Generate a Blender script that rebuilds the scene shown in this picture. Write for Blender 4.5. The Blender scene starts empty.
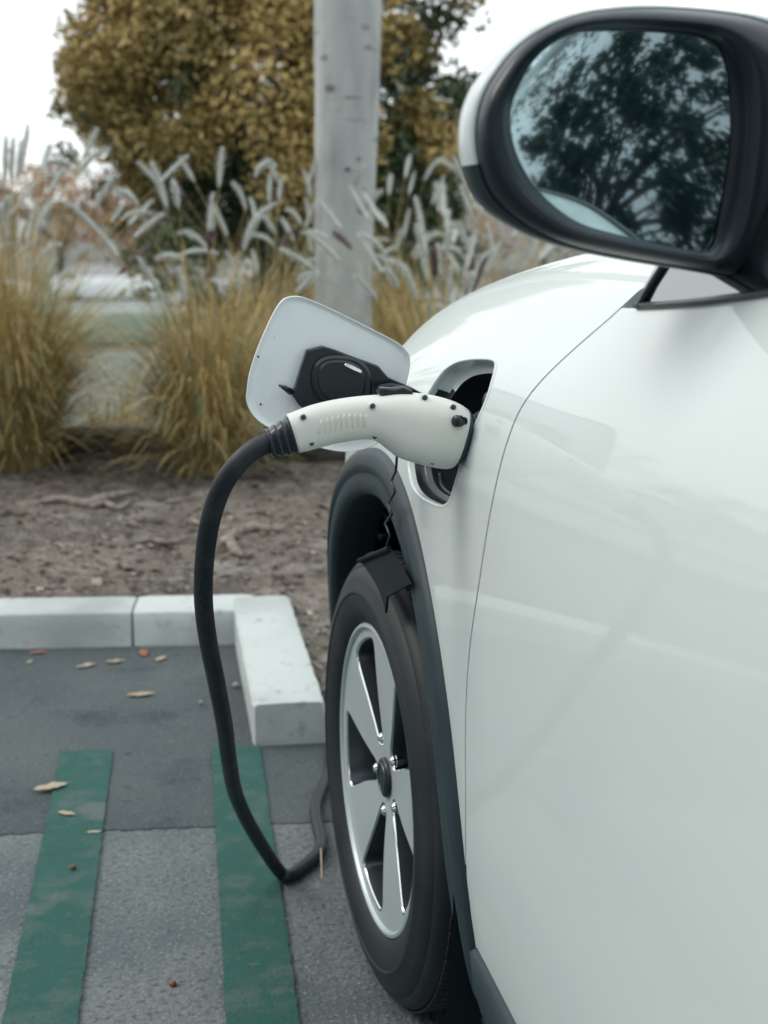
import bpy, bmesh, math, random
import numpy as np
from mathutils import Vector, Matrix
from mathutils.geometry import delaunay_2d_cdt
rad = math.radians
random.seed(7); RNG = np.random.default_rng(7)
scene = bpy.context.scene
COL = scene.collection

# ------------------------------------------------------------------ camera
F_PX = 1480.0; VPX, VPY = 100.0, 203.0; CAM_H = 1.10
PITCH = math.atan((512 - VPY) / F_PX)
YAW = math.atan((384 - VPX) * math.cos(PITCH) / F_PX)
FW = np.array([math.sin(YAW) * math.cos(PITCH), math.cos(YAW) * math.cos(PITCH), -math.sin(PITCH)])
RT = np.array([math.cos(YAW), -math.sin(YAW), 0.0]); UP = np.cross(RT, FW)
CAM = np.array([0, 0, CAM_H])
def ray(x, y): return FW + RT * (x - 384) / F_PX + UP * (512 - y) / F_PX
def onX(x, y, X): r = ray(x, y); return CAM + r * (X / r[0])
def onY(x, y, Y): r = ray(x, y); return CAM + r * (Y / r[1])
def onZ(x, y, Z=0.0): r = ray(x, y); return CAM + r * ((Z - CAM_H) / r[2])
def proj(P):
    d = np.asarray(P, float) - CAM; z = d @ FW
    return np.stack([384 + F_PX * (d @ RT) / z, 512 - F_PX * (d @ UP) / z], -1)

cam_d = bpy.data.cameras.new('camera'); cam = bpy.data.objects.new('camera', cam_d); COL.objects.link(cam)
cam_d.sensor_fit = 'VERTICAL'; cam_d.sensor_height = 36; cam_d.sensor_width = 36
cam_d.lens = 36 * F_PX / 1024; cam_d.clip_start = 0.02; cam_d.clip_end = 3000
m = Matrix(((RT[0], UP[0], -FW[0]), (RT[1], UP[1], -FW[1]), (RT[2], UP[2], -FW[2])))
cam.matrix_world = Matrix.Translation(Vector(CAM)) @ m.to_4x4()
cam_d.dof.use_dof = True; cam_d.dof.focus_distance = 1.62; cam_d.dof.aperture_fstop = 6.5
scene.camera = cam

# ------------------------------------------------------------------ world and sun
w = bpy.data.worlds.new('World'); scene.world = w; w.use_nodes = True
nt = w.node_tree; nt.nodes.clear()
out = nt.nodes.new('ShaderNodeOutputWorld'); bg = nt.nodes.new('ShaderNodeBackground')
sky = nt.nodes.new('ShaderNodeTexSky'); sky.sky_type = 'NISHITA'; sky.sun_disc = False
SUN_EL, SUN_AZ = rad(42), rad(-70)      # azimuth measured from +Y towards +X
sky.sun_elevation = SUN_EL; sky.sun_rotation = SUN_AZ
sky.air_density = 1.0; sky.dust_density = 3.0; sky.ozone_density = 1.0
mixw = nt.nodes.new('ShaderNodeMix'); mixw.data_type = 'RGBA'
tc = nt.nodes.new('ShaderNodeTexCoord'); nz = nt.nodes.new('ShaderNodeTexNoise')
nz.inputs['Scale'].default_value = 2.2; nz.inputs['Detail'].default_value = 6
mr = nt.nodes.new('ShaderNodeMapRange'); mr.inputs[1].default_value = .3; mr.inputs[2].default_value = .7
mr.inputs[3].default_value = .78; mr.inputs[4].default_value = .97
mixw.inputs[7].default_value = (11.4, 12.0, 12.1, 1)     # high thin cloud
nt.links.new(tc.outputs['Generated'], nz.inputs['Vector']); nt.links.new(nz.outputs['Fac'], mr.inputs[0])
nt.links.new(mr.outputs[0], mixw.inputs[0]); nt.links.new(sky.outputs[0], mixw.inputs[6])
nt.links.new(mixw.outputs[2], bg.inputs['Color']); bg.inputs['Strength'].default_value = 0.115
nt.links.new(bg.outputs[0], out.inputs['Surface'])
sd = bpy.data.lights.new('sun', 'SUN'); so = bpy.data.objects.new('sun', sd); COL.objects.link(so)
sd.energy = 1.0; sd.angle = rad(22); sd.color = (1, .93, .84)
sdir = Vector((math.sin(SUN_AZ) * math.cos(SUN_EL), math.cos(SUN_AZ) * math.cos(SUN_EL), math.sin(SUN_EL)))
so.rotation_euler = sdir.to_track_quat('Z', 'Y').to_euler(); so.location = sdir * 20
vs = scene.view_settings; vs.view_transform = 'Standard'; vs.look = 'None'; vs.gamma = 1; vs.exposure = 0.2
vs.use_curve_mapping = False
scene.cycles.max_bounces = 8; scene.cycles.caustics_reflective = False

# ------------------------------------------------------------------ materials
def mat(name, base, rough=.6, metal=0., spec=.5, coat=0., coat_r=.05, ior=1.5, var=None, bump=None, attr=None, rvar=None, sss=None):
    """var: list of (noise scale, detail, lo, hi, colour) layers ; bump: list of (scale, strength, distance)"""
    M = bpy.data.materials.new(name); M.use_nodes = True; n = M.node_tree; b = n.nodes['Principled BSDF']
    b.inputs['Base Color'].default_value = (*base, 1); b.inputs['Roughness'].default_value = rough
    b.inputs['Metallic'].default_value = metal; b.inputs['Specular IOR Level'].default_value = spec
    b.inputs['IOR'].default_value = ior
    b.inputs['Coat Weight'].default_value = coat; b.inputs['Coat Roughness'].default_value = coat_r
    tcn = n.nodes.new('ShaderNodeTexCoord'); last = None
    if attr:
        at = n.nodes.new('ShaderNodeAttribute'); at.attribute_name = 'rnd'
        rp = n.nodes.new('ShaderNodeValToRGB'); els = rp.color_ramp.elements
        els[0].position = attr[0][0]; els[0].color = (*attr[0][1], 1)
        els[1].position = attr[-1][0]; els[1].color = (*attr[-1][1], 1)
        for p_, c_ in attr[1:-1]:
            e = els.new(p_); e.color = (*c_, 1)
        n.links.new(at.outputs['Fac'], rp.inputs[0]); last = rp.outputs[0]
    for L in (var or []):
        sc_, det, lo, hi, c_ = L
        t = n.nodes.new('ShaderNodeTexNoise'); t.inputs['Scale'].default_value = sc_ if not isinstance(sc_, tuple) else 1.0
        t.inputs['Detail'].default_value = det
        if isinstance(sc_, tuple):
            mp = n.nodes.new('ShaderNodeMapping'); mp.inputs['Scale'].default_value = sc_
            n.links.new(tcn.outputs['Object'], mp.inputs[0]); n.links.new(mp.outputs[0], t.inputs['Vector'])
        else: n.links.new(tcn.outputs['Object'], t.inputs['Vector'])
        r_ = n.nodes.new('ShaderNodeMapRange'); r_.inputs[1].default_value = lo; r_.inputs[2].default_value = hi
        n.links.new(t.outputs['Fac'], r_.inputs[0])
        mx = n.nodes.new('ShaderNodeMix'); mx.data_type = 'RGBA'
        n.links.new(r_.outputs[0], mx.inputs[0])
        if last: n.links.new(last, mx.inputs[6])
        else: mx.inputs[6].default_value = (*base, 1)
        mx.inputs[7].default_value = (*c_, 1); last = mx.outputs[2]
    if last: n.links.new(last, b.inputs['Base Color'])
    if rvar:
        t = n.nodes.new('ShaderNodeTexNoise'); t.inputs['Scale'].default_value = rvar[0]; t.inputs['Detail'].default_value = 5
        n.links.new(tcn.outputs['Object'], t.inputs['Vector'])
        r_ = n.nodes.new('ShaderNodeMapRange'); r_.inputs[1].default_value = .3; r_.inputs[2].default_value = .7
        r_.inputs[3].default_value = rvar[1]; r_.inputs[4].default_value = rvar[2]
        n.links.new(t.outputs['Fac'], r_.inputs[0]); n.links.new(r_.outputs[0], b.inputs['Roughness'])
    nrm = None
    for (sc_, st, dist) in (bump or []):
        t = n.nodes.new('ShaderNodeTexNoise'); t.inputs['Detail'].default_value = 4
        if isinstance(sc_, tuple):
            t.inputs['Scale'].default_value = 1
            mp = n.nodes.new('ShaderNodeMapping'); mp.inputs['Scale'].default_value = sc_
            n.links.new(tcn.outputs['Object'], mp.inputs[0]); n.links.new(mp.outputs[0], t.inputs['Vector'])
        else:
            t.inputs['Scale'].default_value = sc_; n.links.new(tcn.outputs['Object'], t.inputs['Vector'])
        bp = n.nodes.new('ShaderNodeBump'); bp.inputs['Strength'].default_value = st; bp.inputs['Distance'].default_value = dist
        n.links.new(t.outputs['Fac'], bp.inputs['Height'])
        if nrm: n.links.new(nrm, bp.inputs['Normal'])
        nrm = bp.outputs[0]
    if nrm: n.links.new(nrm, b.inputs['Normal'])
    return M

M_paint = mat('white_car_paint', (.655, .725, .72), .5, spec=.3, coat=.58, coat_r=.03,
              var=[(3.0, 8, .5, .75, (.625, .695, .69)), (160, 2, .76, .80, (.45, .5, .5))])
M_plas = mat('black_plastic', (.018, .034, .043), .5, spec=.35, var=[(14, 6, .4, .75, (.028, .047, .056))], bump=[(900, .12, .0005)])
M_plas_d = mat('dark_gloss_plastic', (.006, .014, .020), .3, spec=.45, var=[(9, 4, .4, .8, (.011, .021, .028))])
M_dark = mat('liner_dark', (.006, .012, .016), .8, spec=.2, var=[(9, 4, .4, .7, (.012, .02, .024))])
M_rub = mat('tyre_rubber', (.012, .018, .022), .55, spec=.35, var=[(12, 6, .45, .8, (.026, .032, .035)), (60, 4, .6, .75, (.02, .026, .03))], bump=[(220, .15, .001)])
M_cable = mat('cable_rubber', (.009, .016, .022), .5, spec=.4, var=[(30, 4, .5, .8, (.03, .038, .042))], bump=[(120, .1, .0015)])
M_gun = mat('off_white_plastic', (.67, .69, .65), .42, spec=.4, var=[(12, 6, .45, .8, (.62, .64, .60)), (90, 4, .70, .78, (.48, .49, .44))], bump=[(500, .05, .0004)])
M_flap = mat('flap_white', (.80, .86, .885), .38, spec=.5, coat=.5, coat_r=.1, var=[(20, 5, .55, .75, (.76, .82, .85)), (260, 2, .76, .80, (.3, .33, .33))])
M_alu = mat('machined_alloy', (.52, .58, .60), .36, metal=.35, var=[(9, 3, .4, .8, (.48, .54, .56))])
M_alu_d = mat('grey_alloy_paint', (.07, .09, .10), .3, metal=.6, var=[(20, 5, .45, .8, (.05, .06, .065))])
M_chrome = mat('chrome', (.75, .78, .8), .12, metal=1.)
M_disc = mat('brake_steel', (.25, .25, .25), .35, metal=.9, var=[(20, 4, .5, .7, (.12, .09, .07))])
M_mirror = mat('mirror_silver', (.50, .66, .70), .035, metal=1.)
M_glass = mat('tinted_window', (.004, .010, .013), .02, spec=1., ior=2.3, coat=0)
M_rim = mat('mirror_bezel', (.004, .013, .020), .3, spec=.5, bump=[(700, .06, .0004)])
M_cap2 = mat('mirror_lower_cap', (.02, .035, .042), .4)
M_asph = mat('asphalt_smooth', (.064, .080, .085), .9, spec=.25,
             var=[(2.3, 6, .40, .70, (.088, .104, .108)), (5, 8, .56, .72, (.040, .052, .058)), (.9, 5, .5, .7, (.05, .064, .07)), (170, 3, .60, .68, (.15, .17, .175)), (45, 3, .62, .7, (.045, .06, .066))],
             bump=[(160, .55, .004), (30, .3, .006)])
M_conc = mat('coarse_concrete', (.155, .176, .178), .9, spec=.25,
             var=[(3, 7, .45, .65, (.095, .116, .124)), (90, 4, .50, .66, (.085, .102, .109)), (150, 3, .58, .68, (.21, .235, .235)), (1.6, 4, .6, .7, (.075, .09, .097))],
             bump=[(110, .8, .006), (35, .3, .006)])
M_green = mat('green_paint', (.014, .084, .068), .75, spec=.3,
              var=[(4, 6, .45, .75, (.018, .094, .077)), (14, 12, .50, .64, (.05, .10, .092)), (60, 8, .60, .70, (.07, .105, .10)), (120, 4, .55, .70, (.028, .065, .058)), (6, 12, .60, .66, (.085, .115, .112))],
              bump=[(160, .4, .004), (40, .25, .005)])
M_kerb = mat('painted_kerb', (.49, .535, .53), .8, spec=.3,
             var=[(5, 7, .45, .75, (.41, .455, .45)), (3.2, 10, .50, .70, (.33, .36, .355)), (24, 9, .60, .72, (.30, .32, .31)), (150, 3, .72, .8, (.25, .27, .27))], bump=[(60, .5, .004), (9, .25, .008)])
M_dirt = mat("dirt", (.185, .160, .136), .97, spec=.1,
             var=[(2.0, 8, .42, .66, (.105, .095, .088)), (9, 8, .5, .65, (.25, .23, .205)), (26, 8, .56, .62, (.06, .055, .052)), (70, 5, .60, .66, (.36, .33, .29)), (5, 4, .6, .66, (.06, .05, .045))],
             bump=[(14, .9, .05), (30, 1., .03), (80, .8, .012)])
M_mulch = mat('mulch', (.2, .17, .14), .95, spec=.1, attr=[(0, (.04, .036, .034)), (.45, (.14, .11, .09)), (.8, (.25, .21, .17)), (1, (.42, .38, .32))])
M_wood = mat('weathered_timber', (.055, .05, .05), .9, spec=.2, var=[((3, 60, 60), 5, .45, .65, (.10, .09, .085)), (12, 4, .5, .7, (.035, .035, .038))], bump=[((3, 60, 60), .7, .008)])
M_root = mat('root_bark', (.27, .24, .21), .9, spec=.2, var=[(30, 5, .45, .7, (.14, .12, .10))], bump=[(60, .6, .006)])
M_pave = mat('pale_concrete', (.22, .265, .27), .9, var=[(1.2, 6, .4, .7, (.18, .225, .23)), (14, 6, .55, .7, (.16, .19, .19))], bump=[(30, .3, .01)])
M_ground = mat('ground', (.10, .115, .115), .95, var=[(.4, 6, .4, .6, (.075, .085, .08)), (.08, 4, .4, .6, (.12, .13, .12))])
M_bark = mat('smooth_grey_bark', (.44, .46, .455), .85, spec=.2,
             var=[((9, 9, 2.2), 5, .42, .66, (.27, .29, .295)), ((5, 5, 40), 4, .66, .72, (.15, .16, .16)), ((16, 16, 9), 4, .70, .74, (.16, .15, .15)), (1.5, 3, .5, .7, (.40, .43, .43))],
             bump=[((14, 14, 5), .5, .02), ((6, 6, 60), .3, .01)])
M_bark_d = mat('dark_bark', (.07, .06, .05), .9, var=[((20, 20, 3), 5, .4, .65, (.12, .105, .09))], bump=[((20, 20, 3), .8, .03)])
M_gold = mat('golden_leaves', (.2, .15, .05), .7, spec=.3, attr=[(0, (.17, .13, .045)), (.4, (.38, .275, .10)), (.75, (.52, .385, .16)), (1, (.30, .25, .10))], var=[(1.1, 3, .52, .66, (.17, .135, .045))])
M_leafg = mat('green_leaves', (.05, .07, .03), .55, spec=.3, attr=[(0, (.028, .058, .035)), (.5, (.07, .105, .05)), (1, (.15, .165, .06))])
M_leafd = mat('dark_green_leaves', (.03, .06, .04), .5, spec=.35, attr=[(0, (.015, .035, .028)), (.5, (.028, .06, .042)), (1, (.06, .095, .055))])
M_leafo = mat('orange_leaves', (.2, .1, .04), .6, attr=[(0, (.12, .09, .04)), (.5, (.3, .17, .08)), (1, (.5, .3, .16))])
M_blade = mat('grass_blades', (.2, .16, .07), .6, spec=.25,
              attr=[(0, (.10, .12, .05)), (.22, (.27, .22, .09)), (.5, (.44, .33, .14)), (.78, (.60, .46, .23)), (.93, (.70, .57, .36)), (1, (.14, .30, .20))])
M_plume = mat('plume_white', (.50, .54, .51), .9, spec=.1, attr=[(0, (.44, .47, .45)), (.6, (.64, .67, .645)), (1, (.74, .76, .73))])
M_plume_p = mat('plume_purple', (.16, .10, .12), .9, spec=.1, attr=[(0, (.10, .07, .085)), (1, (.26, .19, .19))])
M_leaff = mat('fallen_leaf', (.40, .35, .27), .7, spec=.3, var=[(60, 4, .45, .7, (.34, .25, .16))])
M_leaff2 = mat('fallen_leaf_red', (.30, .13, .08), .7, var=[(60, 4, .45, .7, (.2, .07, .04))])
M_stone = mat('pebble', (.35, .36, .35), .8, var=[(80, 4, .4, .6, (.22, .22, .21))])
M_carw = mat('distant_white_paint', (.75, .79, .8), .3, coat=1)
M_carg = mat('distant_silver_paint', (.42, .47, .5), .3, coat=1)
for mm in (M_blade, M_gold, M_leafg, M_leafd, M_leafo, M_plume):
    b = mm.node_tree.nodes['Principled BSDF']
    try:
        b.inputs['Transmission Weight'].default_value = 0.0
        b.inputs['Subsurface Weight'].default_value = 0.0
    except Exception: pass

# ------------------------------------------------------------------ object helpers
def tag(o, label=None, cat=None, group=None, kind=None):
    if label: o['label'] = label
    if cat: o['category'] = cat
    if group: o['group'] = group
    if kind: o['kind'] = kind
    return o
def empty(name, loc=(0, 0, 0), rz=0):
    o = bpy.data.objects.new(name, None); COL.objects.link(o); o.location = loc; o.rotation_euler = (0, 0, rz)
    o.empty_display_size = .1
    return o
class MB:
    def __init__(s): s.v = []; s.f = []; s.mi = []; s.r = []; s.cur = 0
    def add(s, vs_, fs_, rnd=None):
        o = len(s.v); s.v.extend([tuple(map(float, p)) for p in vs_])
        for f in fs_: s.f.append(tuple(int(i) + o for i in f)); s.mi.append(s.cur)
        if rnd is not None:
            while len(s.r) < o: s.r.append(0.)
            s.r.extend([rnd] * len(vs_))
        return s
    def build(s, name, mats, parent=None, smooth=True, auto=None, origin=None):
        me = bpy.data.meshes.new(name); vv = s.v
        if origin is not None: vv = [(p[0] - origin[0], p[1] - origin[1], p[2] - origin[2]) for p in vv]
        me.from_pydata(vv, [], s.f); mats = mats if isinstance(mats, (list, tuple)) else [mats]
        for m_ in mats: me.materials.append(m_)
        if len(mats) > 1: me.polygons.foreach_set('material_index', s.mi)
        me.polygons.foreach_set('use_smooth', [smooth] * len(me.polygons))
        if s.r:
            while len(s.r) < len(s.v): s.r.append(0.)
            a = me.attributes.new('rnd', 'FLOAT', 'POINT'); a.data.foreach_set('value', s.r)
        bm = bmesh.new(); bm.from_mesh(me); bmesh.ops.recalc_face_normals(bm, faces=bm.faces) if len(s.f) < 30000 and not getattr(s, 'keep', False) else None
        bm.to_mesh(me); bm.free()
        if auto is not None:
            try: me.set_sharp_from_angle(angle=rad(auto))
            except Exception: pass
        me.update(); o = bpy.data.objects.new(name, me); COL.objects.link(o)
        if origin is not None: o.location = origin
        if parent: o.parent = parent
        return o
def loft(mb, rings, closed=True, cap0=False, cap1=False, rnd=None):
    n = len(rings[0]); V = [p for r in rings for p in r]; Fc = []
    for i in range(len(rings) - 1):
        for j in range(n if closed else n - 1):
            k = (j + 1) % n; Fc.append((i * n + j, i * n + k, (i + 1) * n + k, (i + 1) * n + j))
    if cap0: Fc.append(tuple(range(n - 1, -1, -1)))
    if cap1: Fc.append(tuple((len(rings) - 1) * n + j for j in range(n)))
    mb.add(V, Fc, rnd); return mb
def smooth_path(P, k=8):
    P = [np.array(p, float) for p in P]; Q = [2 * P[0] - P[1]] + P + [2 * P[-1] - P[-2]]; R = []
    for i in range(1, len(Q) - 2):
        for j in range(k):
            t = j / k; a, b, c, d = Q[i - 1], Q[i], Q[i + 1], Q[i + 2]
            R.append(.5 * ((2 * b) + (-a + c) * t + (2 * a - 5 * b + 4 * c - d) * t * t + (-a + 3 * b - 3 * c + d) * t ** 3))
    R.append(P[-1]); return R
def tube(mb, P, r, n=12, cap=True, rnd=None, flat=1.0):
    P = [np.array(p, float) for p in P]; rings = []; up = np.array([0, 0, 1.]); N = len(P)
    rr = r if hasattr(r, '__len__') else [r] * N; prev = None
    for i in range(N):
        t = P[min(i + 1, N - 1)] - P[max(i - 1, 0)]; t = t / (np.linalg.norm(t) + 1e-12)
        if prev is None:
            a = np.cross(t, up)
            if np.linalg.norm(a) < .1: a = np.cross(t, [1., 0, 0])
        else: a = prev - t * (prev @ t)
        a = a / np.linalg.norm(a); prev = a; b = np.cross(t, a)
        rings.append([P[i] + rr[i] * (math.cos(2 * math.pi * j / n) * a + flat * math.sin(2 * math.pi * j / n) * b) for j in range(n)])
    return loft(mb, rings, True, cap, cap, rnd)
def box(mb, c, s, R=None, bev=0.):
    c = np.array(c, float); hx, hy, hz = np.array(s, float) / 2; b = min(bev, hx, hy, hz)
    vs_ = []
    if b <= 0:
        for z in (-hz, hz):
            for x, y in ((-hx, -hy), (hx, -hy), (hx, hy), (-hx, hy)): vs_.append((x, y, z))
        fs_ = [(3, 2, 1, 0), (4, 5, 6, 7), (0, 1, 5, 4), (1, 2, 6, 5), (2, 3, 7, 6), (3, 0, 4, 7)]
    else:
        bm = bmesh.new(); bmesh.ops.create_cube(bm, size=1)
        for v in bm.verts: v.co = Vector((v.co.x * s[0], v.co.y * s[1], v.co.z * s[2]))
        bmesh.ops.bevel(bm, geom=bm.edges[:], offset=b, segments=2, affect='EDGES', profile=.5)
        bm.verts.index_update(); vs_ = [tuple(v.co) for v in bm.verts]; fs_ = [tuple(v.index for v in f.verts) for f in bm.faces]; bm.free()
    vs_ = np.array(vs_)
    if R is not None: vs_ = vs_ @ np.array(R).T
    mb.add(vs_ + c, fs_); return mb
def rotz(a): c, s = math.cos(a), math.sin(a); return np.array([[c, -s, 0], [s, c, 0], [0, 0, 1.]])
def cyl(mb, c, axis, r, h, n=20, bev=0., r2=None):
    """short cylinder starting at c going h along axis"""
    c = np.array(c, float); t = np.array(axis, float); t /= np.linalg.norm(t); r2 = r if r2 is None else r2
    a = np.cross(t, [0, 0, 1.]);
    if np.linalg.norm(a) < .1: a = np.cross(t, [1., 0, 0])
    a /= np.linalg.norm(a); b = np.cross(t, a); rings = []
    prof = [(0, r), (h - bev, r2), (h, r2 - bev)] if bev else [(0, r), (h, r2)]
    for d, q in prof: rings.append([c + t * d + q * (math.cos(2 * math.pi * j / n) * a + math.sin(2 * math.pi * j / n) * b) for j in range(n)])
    return loft(mb, rings, True, True, True)
def extrude_poly(mb, P, d, bev=.0):
    """closed 3-D outline P extruded by vector d with both caps (fan from CDT not needed for convex-ish)"""
    P = [np.array(p, float) for p in P]; d = np.array(d, float); L = np.linalg.norm(d); c = sum(P) / len(P)
    rings = [P, [p + d * (1 - bev / L if bev else 1) for p in P]]
    if bev: rings.append([p + d + (c - p) / np.linalg.norm(c - p) * bev for p in P])
    n = len(P); loft(mb, rings)
    # caps by constrained triangulation in the plane of the outline
    e1 = P[1] - P[0]; nn = d / L; e1 = np.cross(nn, [0, 0, 1.]) if abs(nn[2]) < .9 else np.array([1., 0, 0]); e1 /= np.linalg.norm(e1); e2 = np.cross(nn, e1)
    for ring in (rings[0], rings[-1]):
        pts = [Vector((float(p @ e1), float(p @ e2))) for p in ring]
        r_ = delaunay_2d_cdt(pts, [], [list(range(n))], 1, 1e-7)
        ov, _, of = r_[0], r_[1], r_[2]
        h = float(ring[0] @ nn)
        if ring is rings[-1]: V = [e1 * v.x + e2 * v.y + nn * h for v in ov]
        else: V = [e1 * v.x + e2 * v.y + nn * float(P[0] @ nn) for v in ov]
        mb.add(V, of)
    return mb

# ================================================================== CAR BODY SURFACE
NS = 14
def lerp_table(T, y):
    return float(np.interp(y, [a for a, _ in T], [b for _, b in T]))
X0 = [(-2.6, .42), (-1.9, .37), (-1.0, .358), (.6, .357), (1.45, .357), (1.9, .350), (2.3, .331), (3.2, .328)]
DROP = [(1.35, 0), (1.6, .012), (1.9, .046), (2.1, .086), (2.3, .155), (2.5, .29), (2.7, .42), (3.2, .5)]
RISE = [(-2.6, .08), (.2, .09), (.6, .078), (.94, .034), (1.25, .0), (3, 0)]
INN = [(2.1, 0), (2.3, .02), (2.5, .09), (2.65, .22), (2.75, .42), (3.2, .6)]
INR = [(-2.6, .5), (-2.3, .2), (-2.0, .06), (-1.7, .0), (3, 0)]
BASE = [(.055, .17), (.024, .26), (.006, .39), (.001, .53), (-.001, .66), (.003, .77), (.014, .86), (.038, .93), (.078, .985), (.105, 1.025), (.165, 1.058), (.30, 1.085), (.55, 1.105), (.92, 1.112)]
WD = [0, 0, 0, 0, .05, .25, .5, .75, .9, 1, 1, .97, .9, .85]
CX = 1.26
STEP = .2; Y_START = -3.0; NY = 34
NET = np.zeros((NY, NS, 3))
for i in range(NY):
    y = Y_START + STEP * i
    x0 = lerp_table(X0, y); dr = lerp_table(DROP, y); rs = lerp_table(RISE, y); inn = lerp_table(INN, y) + lerp_table(INR, y)
    for s_, (dx, z) in enumerate(BASE):
        x = x0 + dx + inn * (1 - dx / .92)
        if s_ == NS - 1: x = CX
        zz = z - dr * WD[s_] + (rs * max(0, min(1, (s_ - 4) / 4)))
        NET[i, s_] = (x, y, zz)
def bas(t):
    return np.array([(1 - t) ** 3, 3 * t ** 3 - 6 * t * t + 4, -3 * t ** 3 + 3 * t * t + 3 * t + 1, t ** 3]) / 6
def dbas(t):
    return np.array([-3 * (1 - t) ** 2, 9 * t * t - 12 * t, -9 * t * t + 6 * t + 3, 3 * t * t]) / 6
NETP = np.concatenate([2 * NET[:, :1] - NET[:, 1:2], NET, 2 * NET[:, -1:] - NET[:, -2:-1]], 1)
NETP[:, -1] = NET[:, -1] + np.array([1, 0, 0]) * (CX - NET[:, -2, 0])[:, None] * 1.0
NETP[:, -1, 2] = NET[:, -2, 2]
def S(y, s):
    u = (y - Y_START) / STEP; i = int(min(max(math.floor(u), 1), NY - 3)); t = u - i
    j = int(min(max(math.floor(s), 0), NS - 2)); q = s - j
    bu, bs = bas(t), bas(q); bl = NETP[i - 1:i + 3, j:j + 4]
    return np.einsum('i,j,ijk->k', bu, bs, bl)
def SN(y, s):
    e = 1e-3; a = S(y + e, s) - S(y - e, s); b = S(y, s + e * 4) - S(y, s - e * 4)
    n_ = np.cross(a, b); n_ /= np.linalg.norm(n_) + 1e-12
    return n_ if n_[0] < 0 or n_[2] > .2 else -n_
def hit(px, py, y0=1.4, s0=5.):
    y, s = y0, s0
    for _ in range(40):
        p = proj(S(y, s)); e = np.array([px, py]) - p
        if abs(e).max() < .01: break
        h = 1e-3; J = np.stack([(proj(S(y + h, s)) - p) / h, (proj(S(y, s + h * 5)) - p) / (h * 5)], 1)
        d = np.linalg.solve(J, e); d = np.clip(d, [-.1, -1], [.1, 1]); y += d[0]; s = min(max(s + d[1], 0), 12)
    return y, s
def s_at(y, z):
    lo, hi = 0., 9.5
    for _ in range(30):
        mid = (lo + hi) / 2
        if S(y, mid)[2] < z: lo = mid
        else: hi = mid
    return (lo + hi) / 2
SS = .11   # metres per s unit, for an even triangulation
def inside(pt, poly):
    x, y = pt; c = False; n = len(poly)
    for i in range(n):
        x1, y1 = poly[i]; x2, y2 = poly[i - 1]
        if (y1 > y) != (y2 > y) and x < (x2 - x1) * (y - y1) / (y2 - y1) + x1: c = not c
    return c
def densify(P, d=.012, closed=True):
    R = []; n = len(P)
    for i in range(n if closed else n - 1):
        a = np.array(P[i]); b = np.array(P[(i + 1) % n]); L = math.hypot(b[0] - a[0], (b[1] - a[1]) * SS); k = max(1, int(L / d))
        for j in range(k): R.append(tuple(a + (b - a) * j / k))
    if not closed: R.append(tuple(P[-1]))
    return R
def panel(name, outline, holes, material, parent, mirror=False, grid=.03, fold=.010, foldmask=None, off=0., extra_fold_mat=None):
    """A body panel: region of the surface (y,s) bounded by outline, minus holes; edges fold inwards."""
    loops = [outline] + holes
    pts = []; cons = []
    for L in loops:
        a = len(pts); pts += [Vector((p[0], p[1] * SS)) for p in L]; cons.append(list(range(a, a + len(L))))
    ys = [p[0] for p in outline]; ss = [p[1] for p in outline]
    y = min(ys) + grid / 2
    poly = [(p[0], p[1] * SS) for p in outline]; hp = [[(p[0], p[1] * SS) for p in h] for h in holes]
    bnd = np.array([(v.x, v.y) for v in pts])
    while y < max(ys):
        s = min(ss) * SS + grid / 2
        while s < max(ss) * SS:
            if inside((y, s), poly) and not any(inside((y, s), h) for h in hp):
                if ((bnd - [y, s]) ** 2).sum(1).min() > (grid * .35) ** 2: pts.append(Vector((y, s)))
            s += grid
        y += grid
    edges = []
    for c in cons: edges += [(c[i], c[(i + 1) % len(c)]) for i in range(len(c))]
    r_ = delaunay_2d_cdt(pts, edges, [], 0, 1e-7); ov, of = r_[0], r_[2]
    V = []; N_ = []
    for v in ov:
        n_ = SN(v.x, v.y / SS); V.append(S(v.x, v.y / SS) + n_ * off); N_.append(n_)
    Fk = []
    for f in of:
        c = sum((ov[i] for i in f), Vector((0, 0))) / len(f)
        if inside((c.x, c.y), poly) and not any(inside((c.x, c.y), h) for h in hp): Fk.append(list(f))
    nmain = len(Fk)
    for i, f in enumerate(Fk):
        a, b, c = V[f[0]], V[f[1]], V[f[2]]
        if np.cross(b - a, c - a) @ N_[f[0]] < 0: Fk[i] = f[::-1]
    nv = len(V)
    for L in loops:
        n = len(L); base = len(V); r0 = []; r1 = []; r2_ = []
        cen = np.array([sum(p[0] for p in L) / n, sum(p[1] for p in L) / n])
        for p in L:
            P_ = S(*p); nn = SN(*p); r0.append(P_ + nn * off); r1.append(P_ + nn * (off - fold * .25)); r2_.append(P_ + nn * (off - fold))
        V += r0 + r2_; N_ += [None] * (2 * n)
        for j in range(n):
            k = (j + 1) % n; Fk.append([base + j, base + k, base + n + k, base + n + j])
    if mirror: V = [np.array([2 * CX - p[0], p[1], p[2]]) for p in V]; Fk = [f[::-1] for f in Fk]
    me = bpy.data.meshes.new(name); me.from_pydata([tuple(map(float, p)) for p in V], [], Fk); me.materials.append(material)
    me.polygons.foreach_set('use_smooth', [True] * len(me.polygons)); me.update()
    cn = []
    for pi, pl in enumerate(me.polygons):
        for vi in pl.vertices:
            if pi < nmain: n_ = N_[vi]; cn.append((-n_[0] if mirror else n_[0], n_[1], n_[2]))
            else: cn.append((0, 0, 0))
    me.normals_split_custom_set([Vector(c) for c in cn])
    o = bpy.data.objects.new(name, me); COL.objects.link(o); o.parent = parent
    return o

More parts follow.
